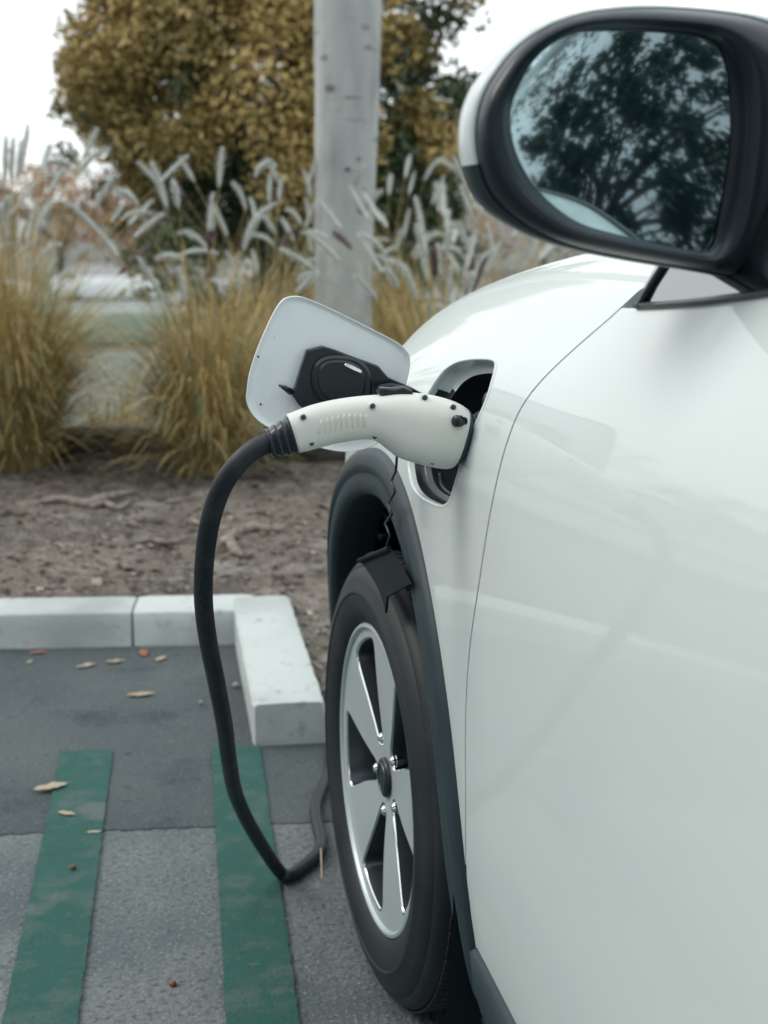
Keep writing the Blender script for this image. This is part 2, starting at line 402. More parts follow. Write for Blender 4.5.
WY, WZ, WX = 1.911, .3155, .345          # front left wheel (rim face)
RY = WY - 2.70                          # rear axle
ARZ = .33
def arch_pts(yc, r, a0=-14, a1=194, n=60, rr=1.0):
    P = []
    for i in range(n + 1):
        a = rad(a0 + (a1 - a0) * i / n); y = yc + r * math.cos(a); z = ARZ + r * math.sin(a)
        if math.cos(a) < 0: y = yc + r * rr * math.cos(a)
        P.append((y, z))
    return P
car = empty('parked_car', (0, 0, 0))
tag(car, 'white car plugged in to charge through an open flap in its front wing', 'car')

SEAM_PX = [(468, 909), (465.6, 807), (465.6, 715), (469.7, 648), (480, 577), (492.7, 500), (505.6, 447), (519, 412), (537.6, 385), (572, 351), (606.5, 321), (621, 308)]
seam = []; g = (1.4, .8)
for q in SEAM_PX: g = hit(*q, *g); seam.append(g)
print('SEAM', [(round(a, 3), round(b, 2), S(a, b).round(3).tolist()) for a, b in seam])
sm = [tuple(p) for p in smooth_path([np.array(p) for p in seam], 4)]
BELT = seam[-1][1]
sm = [(1.466, 1.15)] + sm
GAP = .0024
ARX = []
af = []
for (y, z) in arch_pts(1.89, .448, -18, 194, 70, .97):
    af.append((y, s_at(y, z) if z > .2 else 0.))
af = [p for p in af if p[1] > 0.02 and (p[0] > 1.7 or p[1] > 1.5)]
print('arch s', af[0], af[-1])
# fender outline: seam upward, hood line forward, nose down, bottom, over the arch back to the seam
HOODS = 11.0
YN = 2.66
door_front_edge = [(y - GAP, s) for y, s in sm]
def seam_at(s_): return float(np.interp(s_, [b for _, b in sm], [a for a, _ in sm]))
AY = 1.89
fe = [(y + GAP, s) for y, s in sm if s > af[-1][1] + .03]
rear_leg = [p for p in af if p[0] < WY]           # going down at the rear of the arch
front_leg = [p for p in af if p[0] >= WY]
af = [(max(y, seam_at(s_) + GAP + .003), s_) if y < 1.7 else (y, s_) for y, s_ in af]
fe0 = fe[0]
out_f = fe + densify([(seam[-1][0] + .002, BELT + .05), (seam[-1][0] - .02, 9.5), (1.18, HOODS), (1.8, HOODS), (2.3, HOODS), (YN, 10.6), (YN, 5), (YN, 0.0), (front_leg[0][0] + .01, 0.0)], .03, False)[1:] + af
# arch rear end meets the seam bottom
out_f = [p for i, p in enumerate(out_f) if i == 0 or math.hypot(p[0] - out_f[i - 1][0], (p[1] - out_f[i - 1][1]) * SS) > .0015]
PORT_PX = [(428, 395), (441, 374), (449, 367), (457.5, 362.5), (468, 360.2), (478, 359.6), (488, 359.8), (493.5, 361.2), (495.8, 365), (493, 378), (487, 399), (478.5, 418), (470, 437), (461, 464), (453, 491), (450.5, 499), (447, 503.5), (442, 505.5), (436.7, 504.6), (428, 501), (420, 496), (414, 489), (410.5, 480), (408, 462), (410, 440), (417, 418)]
port = []; g = (1.5, 6.)
for q in PORT_PX: g = hit(*q, *g); port.append(g)
pcy = sum(p[0] for p in port) / len(port); pcs = sum(p[1] for p in port) / len(port)
print('PORT', [(round(a, 3), round(b, 2)) for a, b in port], S(pcy, pcs), SN(pcy, pcs))
def chaikin(P, k=2):
    for _ in range(k):
        R = []
        for i in range(len(P)):
            a = np.array(P[i]); b = np.array(P[(i + 1) % len(P)]); R += [tuple(a * .75 + b * .25), tuple(a * .25 + b * .75)]
        P = R
    return P
port = chaikin(port, 2)
fender = panel('front_fender', out_f, [port], M_paint, car, grid=.024, fold=.012)
# right-hand copies of the side panels
panel('front_fender', out_f, [], M_paint, car, mirror=True, grid=.06, fold=.012)
# doors
D1, D2, YR = .18, -.86, -2.42
out_d = door_front_edge[:-1] + [(door_front_edge[-1][0], BELT)] + densify([(door_front_edge[-1][0], BELT), (D1, BELT), (D1, 1.15)], .03, False)[1:] + densify([(D1, 1.15), (door_front_edge[0][0], 1.15)], .03, False)[1:-1]
ra = [(y, s_at(y, z)) for (y, z) in arch_pts(RY, .448, -18, 194, 60)]
ra = [p for p in ra if p[1] > .02]
def side_panels(mir):
    g_ = .03 if not mir else .06
    panel('front_door', out_d, [], M_paint, car, mirror=mir, grid=g_, fold=.012)
    rd = densify([(D1 - .005, 0.), (D1 - .005, BELT), (-.72, BELT), (-.74, 7.)], .03, False)
    rd = [(a, b) for a, b in rd]
    hole = [p for p in ra]
    # rear door ends above the wheel arch
    arch_front = [p for p in ra if p[0] > -.80]
    rd2 = densify([(D1 - .005, 1.15), (D1 - .005, BELT), (-.66, BELT), (-.76, 7.)], .03, False) + sorted([p for p in ra if -.78 < p[0]], key=lambda p: p[0])
    panel('rear_door', rd2[::-1], [], M_paint, car, mirror=mir, grid=g_ * 1.5, fold=.012)
    rq = densify([(-.665, BELT), (-.765, 7.)], .03, False) + sorted([p for p in ra if p[0] <= -.785], key=lambda p: -p[0]) + densify([(RY - .47, 0.), (YR, 0.), (YR, BELT), (-.665, BELT)], .03, False)[:-1]
    panel('rear_quarter', rq[::-1], [], M_paint, car, mirror=mir, grid=g_ * 2, fold=.012)
side_panels(False); side_panels(True)
# hood, from the fender line over to the mirrored side
def sheet(name, y0, y1, s0, s1, ny, ns, material, off=0.):
    mb = MB(); rings = []
    for i in range(ny + 1):
        y = y0 + (y1 - y0) * i / ny; r = []
        for j in range(ns + 1): s = s0 + (s1 - s0) * j / ns; r.append(S(y, s) + SN(y, s) * off)
        r += [np.array([2 * CX - p[0], p[1], p[2]]) for p in r[::-1][1:]]
        rings.append(r)
    loft(mb, rings, closed=False); return mb.build(name, material, car)
hd = sheet('hood', 1.24, YN, HOODS + .03, 13, 60, 10, M_paint)
# nose and tail caps
for yy, nm in ((YN, 'front_bumper'), (YR, 'rear_bumper')):
    mb = MB(); r = [S(yy, s) for s in np.linspace(0, 12.9, 40)]
    sg = 1 if yy > 0 else -1; rings = []
    for k, (dy, sc) in enumerate(((0, 1), (.05, .93), (.08, .8), (.09, .5), (.09, 0))):
        rr_ = [np.array([CX + (p[0] - CX) * sc, yy + sg * dy, .6 + (p[2] - .6) * (sc if k > 2 else 1 - .3 * (1 - sc))]) for p in r]
        rings.append(rr_ + [np.array([2 * CX - p[0], p[1], p[2]]) for p in rr_[::-1]])
    loft(mb, rings, closed=False); mb.build(nm, M_paint, car)
# dark strips added behind the door seam to keep light out of the gap
for mir in (0, 1):
    mb = MB()
    for k in range(len(sm) - 1):
        q = []
        for (y, s) in (sm[k], sm[k + 1]):
            for dy in (-.03, .03): q.append(S(y + dy, s) - SN(y + dy, s) * .011)
        if mir: q = [np.array([2 * CX - p[0], p[1], p[2]]) for p in q]
        mb.add(q, [(0, 1, 3, 2)])
    mb.build('door_jamb', M_dark, car)

# greenhouse: windows, pillars and roof
def gh(y, t):
    """side glass surface: t 0 belt .. 1 roof rail"""
    b = S(min(y, 1.24), BELT); top = np.array([.655, y, 1.53 - .05 * max(0, -y / 2.2) - .03 * max(0, (y - .1)) ** 2 * 4])
    p = b * (1 - t) + top * t; p[0] -= .02 * math.sin(math.pi * t); p[1] = y; return p
YA0, YA1 = 1.235, .30     # A pillar base / top
def ya(t): return YA0 + (YA1 - YA0) * max(t, 0) ** 1.7
mb = MB(); rings = []
for i in range(41):
    t = i / 40; rings.append([gh(1.0 * k + 0, t) for k in ()] + [gh((ya(t) - .035) * (1 - u) + (D1 + .04) * u, t) if True else 0 for u in np.linspace(0, 1, 24)])
loft(mb, rings, closed=False); fw = mb.build('front_side_window', M_glass, car)
mb = MB(); rings = []
for i in range(13):
    t = i / 12; y1 = -1.5 + .5 * t; rings.append([gh((D1 - .04) * (1 - u) + y1 * u, t) for u in np.linspace(0, 1, 20)])
loft(mb, rings, closed=False); mb.build('rear_side_window', M_glass, car)
mb = MB(); rings = [[gh(D1 + .040, t), gh(D1 - .040, t)] for t in np.linspace(0, 1, 13)]
loft(mb, rings, closed=False); mb.build('door_pillar', M_glass, car)
# A pillar and roof rail, black window surround
mb = MB(); tube(mb, [gh(ya(t) - .004, t) + np.array([.030, .012, 0]) for t in np.linspace(0.02, 1, 20)], .020, 10, flat=1.); pil = mb.build('windscreen_pillar', M_paint, car)
mb = MB(); tube(mb, [gh(ya(t) - .028, t) for t in np.linspace(-.0, 1, 20)] , .0048, 8); tube(mb, [gh(y, 0) + np.array([-.001, 0, .002]) for y in np.linspace(YA0 - .02, -1.5, 50)], .003, 8); mb.build('window_seal', M_plas_d, car)
mb = MB(); tube(mb, [gh(y, 1.0) + np.array([.01, 0, 0]) for y in np.linspace(YA1, -1.9, 20)], .025, 10); mb.build('roof_rail', M_paint, car)
mb = MB(); rings = []
for y in np.linspace(YA1, -1.9, 14):
    p = gh(y, 1.0); r = [np.array([p[0] + (CX - p[0]) * u, y, p[2] + .045 * math.sin(u * math.pi / 2)]) for u in np.linspace(0, 1, 8)]
    rings.append(r + [np.array([2 * CX - q[0], q[1], q[2]]) for q in r[::-1][1:]])
loft(mb, rings, closed=False); mb.build('roof', M_paint, car)
mb = MB(); rings = []
for t in np.linspace(-.05, 1, 10):
    p = gh(ya(t), max(0, t)) ; p[0] += .02; r = [np.array([p[0] + (CX - p[0]) * u, p[1] + .16 * math.sin(u * math.pi / 2), p[2] + (.05 if t > 0 else 0.02) * math.sin(u * math.pi / 2) + (-.05 if t < 0 else 0)]) for u in np.linspace(0, 1, 8)]
    rings.append(r + [np.array([2 * CX - q[0], q[1], q[2]]) for q in r[::-1][1:]])
loft(mb, rings, closed=False); mb.build('windscreen', M_glass, car)
mb = MB()
rings = []
for t in np.linspace(0, 1, 10):
    yb = -2.35 + .45 * t; p = gh(max(yb, -2.3), t); p[1] = yb; r = [np.array([p[0] + (CX - p[0]) * u, yb - .06 * math.sin(u * math.pi / 2), p[2]]) for u in np.linspace(0, 1, 6)]
    rings.append(r + [np.array([2 * CX - q[0], q[1], q[2]]) for q in r[::-1][1:]])
loft(mb, rings, closed=False); mb.build('tailgate', M_paint, car)
mb = MB(); rings = []
for i in range(9):
    t = i / 8; y0 = -1.52 + .5 * t; y1 = -2.35 + .45 * t
    rings.append([gh(y0 * (1 - u) + y1 * u, t) for u in np.linspace(0, 1, 6)])
loft(mb, rings, closed=False); mb.build('rear_pillar', M_paint, car)
# mirrored glass and pillars of the far side
for o in list(car.children):
    if o.name.split('.')[0] in ('front_side_window', 'rear_side_window', 'door_pillar', 'windscreen_pillar', 'window_seal', 'roof_rail', 'rear_pillar'):
        me = o.data.copy()
        for v in me.vertices: v.co.x = 2 * CX - v.co.x
        me.flip_normals(); o2 = bpy.data.objects.new(o.name.split('.')[0], me); COL.objects.link(o2); o2.parent = car
# floor / underbody so light does not come through
mb = MB(); box(mb, (CX, .15, .28), (1.50, 4.7, .1), bev=.03); mb.build('underbody', M_dark, car)
# dark cabin inside and engine bay block
mb = MB(); box(mb, (CX, -.5, .62), (1.62, 3.0, .5), bev=.05); box(mb, (CX, 1.9, .62), (1.02, 1.2, .5), bev=.05); mb.build('cabin_trim', M_dark, car)
mb = MB(); box(mb, (CX, YN - .12, .50), (1.30, .36, .50), bev=.08); mb.build('front_grille', M_plas, car)

# ---- wheel arch cladding
def cladding(yc, mir=False, front=True):
    mb = MB(); rings = []
    prof = [(.450, -.004), (.4485, .0035), (.440, .0075), (.428, .0105), (.4205, .0105), (.4175, .0065), (.4145, .0062), (.406, .0085), (.396, .0075), (.388, .003), (.385, -.006), (.386, -.06)]
    for i in range(91):
        a = rad(-24 + (236) * i / 90 - 6); ring = []
        for r, o in prof:
            rx = r * (.97 if math.cos(a) < 0 else 1.0)
            if r < .41 and math.cos(a) < 0: rx += .026 * math.cos(a)
            y = yc + rx * math.cos(a); z = ARZ + r * math.sin(a)
            if z < .17: z = .17 + (z - .17) * .1
            s_ = s_at(y, z) if z > .2 else 0.
            P_ = S(y, s_).copy(); P_[1] = y; P_[2] = z
            ex = .020 * max(0, math.cos(a)) ** .8
            k = 1.0
            P_[0] -= o * k + ex * (1 if r < .449 else 0); 
            ring.append(P_)
        rings.append(ring)
    if mir: rings = [[np.array([2 * CX - p[0], p[1], p[2]]) for p in r] for r in rings]
    loft(mb, rings, closed=False); return mb.build('arch_cladding', M_plas, car)
for mir in (False, True):
    cladding(AY, mir); cladding(RY, mir)
# wheel well liners
def liner(yc, mir):
    mb = MB(); rings = []
    for x, r in ((.362, .386), (.39, .390), (.62, .390)):
        rings.append([np.array([x if not mir else 2 * CX - x, yc + r * math.cos(rad(-35 + 250 * j / 40)), ARZ + r * math.sin(rad(-35 + 250 * j / 40))]) for j in range(41)])
    loft(mb, rings, closed=False)
    V = rings[-1]; mb.add(V + [np.array([V[0][0], yc, ARZ - .1])], [(j, j + 1, len(V)) for j in range(len(V) - 1)])
    o = mb.build('wheel_liner', M_dark, car)
    return o
for mir in (False, True): liner(AY, mir); liner(RY, mir)
# inner ribs and suspension strut seen through the arch
mb = MB(); tube(mb, [(.50, WY + .02, .30), (.56, WY - .02, .72)], .035, 12); tube(mb, [(.50, WY + .02, .45), (.55, WY, .70)], .055, 14)
for k in range(5):
    a = rad(28 + 11 * k); box(mb, (.44, AY + .37 * math.cos(a), ARZ + .37 * math.sin(a)), (.10, .03, .012), None, .003)
mb.build('suspension_strut', M_plas_d, car)
# sill cladding between the arches
for mir in (False, True):
    mb = MB(); rings = []
    for y in np.linspace(1.448, RY + .44, 40):
        r = []
        for z, o in ((.300, .000), (.296, .009), (.25, .014), (.19, .010), (.155, -.03), (.155, -.12)):
            p = S(y, s_at(y, max(z, .2))).copy(); p[2] = z; p[0] -= o; r.append(p)
        rings.append(r if not mir else [np.array([2 * CX - p[0], p[1], p[2]]) for p in r])
    loft(mb, rings, closed=False); mb.build('sill_cladding', M_plas, car)

# ---- lamps, grille, plates, door handles (seen from other positions)
for mir in (0, 1):
    mb = MB(); rings = []
    for y in np.linspace(2.26, 2.70, 10):
        rings.append([S(min(y, YN), s) + SN(min(y, YN), s) * .004 + np.array([0, max(0, y - YN), 0]) for s in np.linspace(7.2, 9.2, 6)])
    if mir: rings = [[np.array([2 * CX - p[0], p[1], p[2]]) for p in r] for r in rings]
    loft(mb, rings, closed=False); mb.build('headlight', M_glass, car)
for y in (.40, -.52):
    for mir in (0, 1):
        mb = MB(); s_ = 7.3; P0 = [S(y + d, s_) + SN(y + d, s_) * (.03 if 0.02 < abs(d + .0) < 5 and abs(d) < .085 else .004) for d in (-.10, -.08, -.04, 0, .04, .08, .10)]
        P0 = [S(y + d, s_) + SN(y + d, s_) * h for d, h in ((-.10, .0), (-.085, .028), (-.03, .034), (.03, .034), (.085, .028), (.10, .0))]
        if mir: P0 = [np.array([2 * CX - p[0], p[1], p[2]]) for p in P0]
        tube(mb, smooth_path(P0, 5), .011, 10); h_ = mb.build('door_handle', M_paint, car)

# ================================================================== WHEELS
def lathe_x(mb, prof, n=72, a0=0., rnd=None):
    """profile (x, r) turned about the x axis"""
    rings = [[np.array([x, r * math.cos(2 * math.pi * j / n + a0), r * math.sin(2 * math.pi * j / n + a0)]) for j in range(n)] for x, r in prof]
    return loft(mb, rings)
RO, RB = .3245, .2165
def make_wheel():
    # rim: annular machined face with five windows
    PH = rad(-8)
    def face_x(r): return .005 + .016 * max(0, 1 - (r / .205)) ** 1.3 - .0 if r < .206 else .004
    wins = []
    for k in range(5):
        c = PH + k * rad(72)
        o = [(.044, -9), (.042, 6), (.050, 15), (.070, 16), (.10, 17), (.130, 18), (.160, 19), (.185, 19.5), (.196, 18), (.1975, 14), (.1975, 4), (.1975, -8), (.196, -15), (.186, -18), (.160, -17.5), (.125, -16.5), (.095, -16), (.072, -17), (.055, -18)]
        P = [(r * math.cos(c + rad(d)), r * math.sin(c + rad(d))) for r, d in o]
        wins.append(chaikin(P, 2))
    outer = [(.2075 * math.cos(2 * math.pi * j / 144), .2075 * math.sin(2 * math.pi * j / 144)) for j in range(144)]
    pts = []; cons = []
    for L in [outer] + wins:
        a = len(pts); pts += [Vector(p) for p in L]; cons += [(a + i, a + (i + 1) % len(L)) for i in range(len(L))]
    bnd = np.array([(v.x, v.y) for v in pts])
    for gx in np.arange(-.21, .21, .009):
        for gy in np.arange(-.21, .21, .009):
            if math.hypot(gx, gy) < .203 and not any(inside((gx, gy), w_) for w_ in wins) and ((bnd - [gx, gy]) ** 2).sum(1).min() > .003 ** 2: pts.append(Vector((gx, gy)))
    r_ = delaunay_2d_cdt(pts, cons, [], 0, 1e-7); ov, of = r_[0], r_[2]
    mb = MB(); mb.cur = 0; mb.keep = True
    def spoke_h(x, y):
        r = math.hypot(x, y); h = face_x(r)
        a = (math.atan2(y, x) - PH - rad(36)) % rad(72); a = min(a, rad(72) - a) if True else a
        # crease valley along each spoke centre
        if .07 < r < .2: h += .0 * math.exp(-((a * r) / .0045) ** 2)
        if r < .034: h -= .000
        return h
    V = [(spoke_h(v.x, v.y), v.x, v.y) for v in ov]
    Fk = []
    for f in of:
        c = sum((ov[i] for i in f), Vector((0, 0))) / len(f)
        if c.length < .2076 and not any(inside((c.x, c.y), w_) for w_ in wins):
            a, b, d_ = [np.array(V[i]) for i in f[:3]]; Fk.append(tuple(f) if np.cross(b - a, d_ - a)[0] < 0 else tuple(f[::-1]))
    mb.add(V, Fk)
    # windows' walls
    mb.cur = 1
    for w_ in wins:
        cx_, cy_ = sum(p[0] for p in w_) / len(w_), sum(p[1] for p in w_) / len(w_)
        rings = []
        for d, sc in ((.0026, .955), (.018, .92), (.040, .88)):
            rings.append([np.array([spoke_h(px_, py_) + d, cx_ + (px_ - cx_) * sc, cy_ + (py_ - cy_) * sc]) for px_, py_ in w_])
        loft(mb, rings)
        mb.cur = 2; loft(mb, [[np.array([spoke_h(px_, py_) + d, cx_ + (px_ - cx_) * sc, cy_ + (py_ - cy_) * sc]) for px_, py_ in w_] for d, sc in ((0, 1), (.0008, .972), (.0026, .955))]); mb.cur = 1
    # inner barrel
    lathe_x(mb, [(.03, .197), (.05, .188), (.12, .186), (.19, .205), (.195, .213)])
    mb.cur = 0
    lathe_x(mb, [(.0045, .2070), (.001, .2085), (-.001, .2115), (.000, .2155), (.004, .2185), (.010, .2185), (.012, .212)], 96)
    rim = mb.build('wheel', [M_alu, M_alu_d, M_chrome], None, auto=38)
    cn = []; nF = len(Fk)
    for pi, pl in enumerate(rim.data.polygons):
        for vi in pl.vertices:
            if pi < nF:
                c_ = rim.data.vertices[vi].co; r_0 = math.hypot(c_.y, c_.z) + 1e-9; d_h = (face_x(min(r_0, .2055)) - face_x(max(r_0 - .002, 0))) / .002 if r_0 < .2055 else 0.
                v_ = Vector((-1, d_h * c_.y / r_0, d_h * c_.z / r_0)).normalized(); cn.append(v_)
            else: cn.append(Vector((0, 0, 0)))
    rim.data.normals_split_custom_set(cn)
    # tyre
    mb = MB()
    prof = [(.012, .2135), (.004, .2165), (-.003, .222), (-.0085, .236), (-.0115, .252), (-.0120, .262), (-.0135, .264), (-.0135, .267), (-.0118, .270), (-.009, .285), (-.003, .299), (.001, .303), (.002, .308), (.008, .3155), (.018, .3205), (.032, .3233)]
    for gx in (.058, .090, .122, .154):
        prof += [(gx - .0045, .3245), (gx - .0040, .3175), (gx + .0040, .3175), (gx + .0045, .3245)]
    prof += [(.178, .3233), (.190, .3205), (.200, .3155), (.207, .303), (.215, .285), (.215, .25), (.208, .225), (.196, .2135)]
    prof = [(x_, .2135 + (r_ - .2135) * .905) for x_, r_ in prof]
    lathe_x(mb, prof, 144)
    ty = mb.build('tyre', M_rub, rim, auto=35)
    # tread blocks
    mb = MB(); RT_ = .2135 + (.3245 - .2135) * .905
    for k in range(84):
        a = 2 * math.pi * k / 84
        for (xx, tl) in ((.0305, .12), (.186, -.12)):
            Rm = np.array([[1, 0, 0], [0, math.cos(a), -math.sin(a)], [0, math.sin(a), math.cos(a)]]); T_ = np.array([[math.cos(tl), math.sin(tl), 0], [-math.sin(tl), math.cos(tl), 0], [0, 0, 1]])
            box(mb, Rm @ np.array([xx, RT_ - .0018, 0]), (.026, .0034, .0208), Rm @ T_, .001)
        for gx in (.042, .074, .106, .138, .168):
            a2 = a + .02 * math.sin(gx * 90); Rm = np.array([[1, 0, 0], [0, math.cos(a2), -math.sin(a2)], [0, math.sin(a2), math.cos(a2)]])
            box(mb, Rm @ np.array([gx, RT_ - .0002, 0]), (.0215, .0022, .0195), Rm, .0005)
    tb = mb.build('tread', M_rub, ty)
    # hub, nuts and cap
    mb = MB(); lathe_x(mb, [(.022, .0285), (.0145, .0280), (.0120, .0265), (.0105, .020), (.0100, .0001)], 36); cp = mb.build('centre_cap', M_plas_d, rim)
    mb = MB(); lathe_x(mb, [(.0115, .0215), (.0092, .021), (.0092, .0195), (.0115, .019)], 36); mb.build('cap_ring', M_alu_d, cp)
    for k in range(5):
        a = PH + k * rad(72); mb = MB(); c = np.array([.030, .0545 * math.cos(a), .0545 * math.sin(a)])
        cyl(mb, c, (-1, 0, 0), .0088, .010, 20, .0005); cyl(mb, c + np.array([-.0095, 0, 0]), (-1, 0, 0), .0080, .008, 20, .004)
        mb.build('lug_nut', M_chrome, rim, auto=30)
    mb = MB(); lathe_x(mb, [(.085, .02), (.085, .135), (.093, .135), (.093, .02)], 64); mb.build('brake_disc', M_disc, rim)
    mb = MB(); lathe_x(mb, [(.12, .01), (.12, .187)], 64); lathe_x(mb, [(.04, .068), (.08, .07)], 40); lathe_x(mb, [(.04, .0), (.04, .068)], 40); mb.build('backing_plate', M_dark, rim)
    mb = MB(); box(mb, (.075, -.10, .075), (.06, .05, .11), np.array([[1, 0, 0], [0, math.cos(.7), -math.sin(.7)], [0, math.sin(.7), math.cos(.7)]]), .012); mb.build('brake_caliper', M_alu_d, rim)
    return rim
wheel = make_wheel(); wheel.parent = car
wheel.location = (WX, WY, WZ); wheel.rotation_euler = (0, 0, rad(3.8))
def copy_tree(o, parent=None):
    c = o.copy(); COL.objects.link(c)
    if parent is not None: c.parent = parent
    for ch in list(o.children):
        if ch.name.startswith(o.name) and o.name == ch.name: continue
        copy_tree(ch, c)
    return c
for (x, y, rz) in ((WX, RY, 0), (2 * CX - WX, WY, math.pi + rad(1.2)), (2 * CX - WX, RY, math.pi)):
    c = copy_tree(wheel, car); c.location = (x, y, WZ); c.rotation_euler = (rad(37), 0, rz)

# ================================================================== LOOSE SEAL + LINER TAB on the arch
mb = MB()
zz = [(397, 455), (396.5, 463), (396, 470.8), (391.6, 480.5), (395, 492), (388.5, 503), (392, 514.7), (385.3, 523), (390, 536), (386.6, 547)]
P = [onX(x, y, .333) for x, y in zz]
for a, b in zip(P[:-1], P[1:]):
    tube(mb, [a, b], .0016, 6)
    box(mb, (a + b) / 2 + np.array([.004, 0, 0]), (.010, .002, np.linalg.norm(b - a)), None, 0) if False else None
cyl(mb, P[0] + np.array([0, .0, .0]), (0, .2, 1), .0042, .003, 12)
mb.build('loose_seal_strip', M_plas_d, car)
mb = MB()
tp = [(359, 560.6), (365, 558), (375, 553.5), (388, 548), (391, 551), (399, 565), (409.6, 584), (398, 590.5), (386.5, 597), (386, 606), (385, 613), (383.5, 604), (379.5, 592), (374.5, 582), (365.7, 568)]
extrude_poly(mb, [onX(x, y, .335) for x, y in tp], (.003, 0, 0), .0)
tube(mb, [onX(359, 560.6, .333), onX(375, 554, .333), onX(389, 548.3, .333)], .0035, 8)
mb.build('liner_tab', M_dark, car, auto=30)

# ================================================================== CHARGE PORT
cen = S(pcy, pcs); nrm = SN(pcy, pcs)
ring0 = [S(*p) for p in port]; n0 = [SN(*p) for p in port]
def shr(R, sc, d):
    c = sum(R) / len(R); return [c + (p - c) * sc - nrm * d for p in R]
mb = MB(); mb.cur = 0
r_a = [p + n * .0012 for p, n in zip(ring0, n0)]
r_o = [S(pcy + (a - pcy) * 1.03, pcs + (b - pcs) * 1.03) + SN(a, b) * .0003 for a, b in port]
loft(mb, [r_o, r_a, shr(ring0, .992, .002), shr(ring0, .982, .007)])
psur = mb.build('port_surround', M_paint, car)
rr4 = [shr(ring0, .982, .007), shr(ring0, .972, .012), shr(ring0, .962, .018), shr(ring0, .94, .020), shr(ring0, .875, .0225)]
nn_ = len(ring0); V = [p for r in rr4 for p in r]; ua = []; la = []
for i in range(4):
    for j in range(nn_):
        k = (j + 1) % nn_; f = (i * nn_ + j, i * nn_ + k, (i + 1) * nn_ + k, (i + 1) * nn_ + j)
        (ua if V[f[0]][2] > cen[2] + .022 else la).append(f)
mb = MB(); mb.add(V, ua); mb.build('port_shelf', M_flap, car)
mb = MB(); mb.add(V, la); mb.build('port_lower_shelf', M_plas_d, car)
mb = MB(); loft(mb, [shr(ring0, .966, .019), shr(ring0, .945, .0222), shr(ring0, .930, .0222)]); mb.build('port_gasket', M_plas_d, car)
mb = MB(); r1 = shr(ring0, .876, .0228); loft(mb, [r1, shr(ring0, .865, .034), shr(ring0, .84, .075), shr(ring0, .3, .085), shr(ring0, .01, .085)]); tub = mb.build('port_tub', M_dark, car)
ax = -nrm
PCEN = S(*hit(449, 437, 1.5, 6.5))
mb = MB(); cyl(mb, PCEN + ax * .085, nrm, .036, .060, 32, .003); cyl(mb, PCEN + ax * .03, nrm, .030, .012, 32, .003)
mb.build('charge_socket', M_plas_d, car, auto=35)
mb = MB()
for q, r in (((479, 372), .0028),):
    h_ = S(*hit(*q, 1.45, 7)); cyl(mb, h_ + ax * .0245, nrm, r, .004, 10)
mb.build('shelf_hole', M_dark, car)
for q_, r_ in (((463, 395), .010), ((443, 485), .008)):
    mb = MB(); cyl(mb, S(*hit(*q_, 1.45, 7)) + ax * .06, nrm, r_, .035, 16, .002); mb.build('port_bolt', M_plas_d, car)
mb = MB()
tube(mb, smooth_path([S(*hit(x, y, 1.45, 6)) + ax * .020 for x, y in ((424, 470), (426, 482), (434, 490), (444, 494), (449, 488))], 6), .0022, 6)
mb.build('port_drain_lip', M_plas, car)

# flap, hinged at its front edge and swung outwards
FLY = 1.70
FL_PX = [(247, 392), (246, 400), (249.5, 411), (256, 419.5), (266.5, 427), (285, 434.5), (305, 443), (324, 449), (345, 452.3), (362, 450), (377, 445), (390, 433), (400, 412), (407, 384), (409.7, 374), (411.5, 361), (409.7, 353), (402, 345), (386, 336), (360, 323), (326, 306), (305.5, 297.7), (299, 296), (292.5, 296), (287, 297), (282, 299.5), (274, 311), (262, 337), (253, 361), (248.5, 378)]
fo = [onY(x, y, FLY) for x, y in chaikin(FL_PX, 2)]
flap_n = np.array([0, -1., 0]); fc = sum(fo) / len(fo)
def fbow(p):   # gentle bow across the flap, like the wing it closes
    d = (p[0] - fc[0]) / .1; return p + np.array([0, .006 * d * d, 0])
mb = MB()
def fr(sc, dy): return [fbow(fc + (p - fc) * sc) + np.array([0, dy, 0]) for p in fo]
loft(mb, [fr(.02, 0), fr(.35, 0), fr(.7, 0), fr(.90, 0), fr(.955, -.0004), fr(.985, -.003), fr(.997, -.0035), fr(1., -.002), fr(1., .002), fr(.99, .004), fr(.9, .005), fr(.5, .005), fr(.02, .005)], True, True, True)
flap = mb.build('charge_flap', M_flap, car)
hold_px = [(305.5, 349), (321, 345), (334, 349), (347, 354), (376, 364.6), (386, 376), (397, 381), (409.7, 386), (422, 393), (409.7, 394), (376, 396), (334, 402), (304, 408), (297.7, 403.7), (290, 392), (293.8, 385.5), (299, 368)]
mb = MB(); extrude_poly(mb, [onY(x, y, FLY + .004) for x, y in hold_px], (0, -.018, 0), .002); holder = mb.build('cap_holder', M_plas_d, flap, auto=25)
mb = MB()
cpx = [(341 + 30 * math.copysign(abs(math.cos(a)) ** .8, math.cos(a)), 381 + 26 * math.copysign(abs(math.sin(a)) ** .8, math.sin(a)) + 3 * math.cos(a)) for a in np.linspace(0, 2 * math.pi, 36, endpoint=False)]
extrude_poly(mb, [onY(x, y, FLY - .012) for x, y in cpx], (0, -.010, 0), .003)
cpx2 = [(341 + (x - 341) * .8, 381 + (y - 381) * .8) for x, y in cpx]
extrude_poly(mb, [onY(x, y, FLY - .02) for x, y in cpx2], (0, -.005, 0), .002)
mb.build('socket_cap', M_plas_d, flap, auto=25)
mb = MB(); extrude_poly(mb, [onY(x, y, FLY - .022) for x, y in ((343, 364.5), (345, 362.8), (352, 364.5), (361.5, 370.5), (361, 373), (352, 370))], (0, -.006, 0), .001); mb.build('spring_latch', M_chrome, flap)
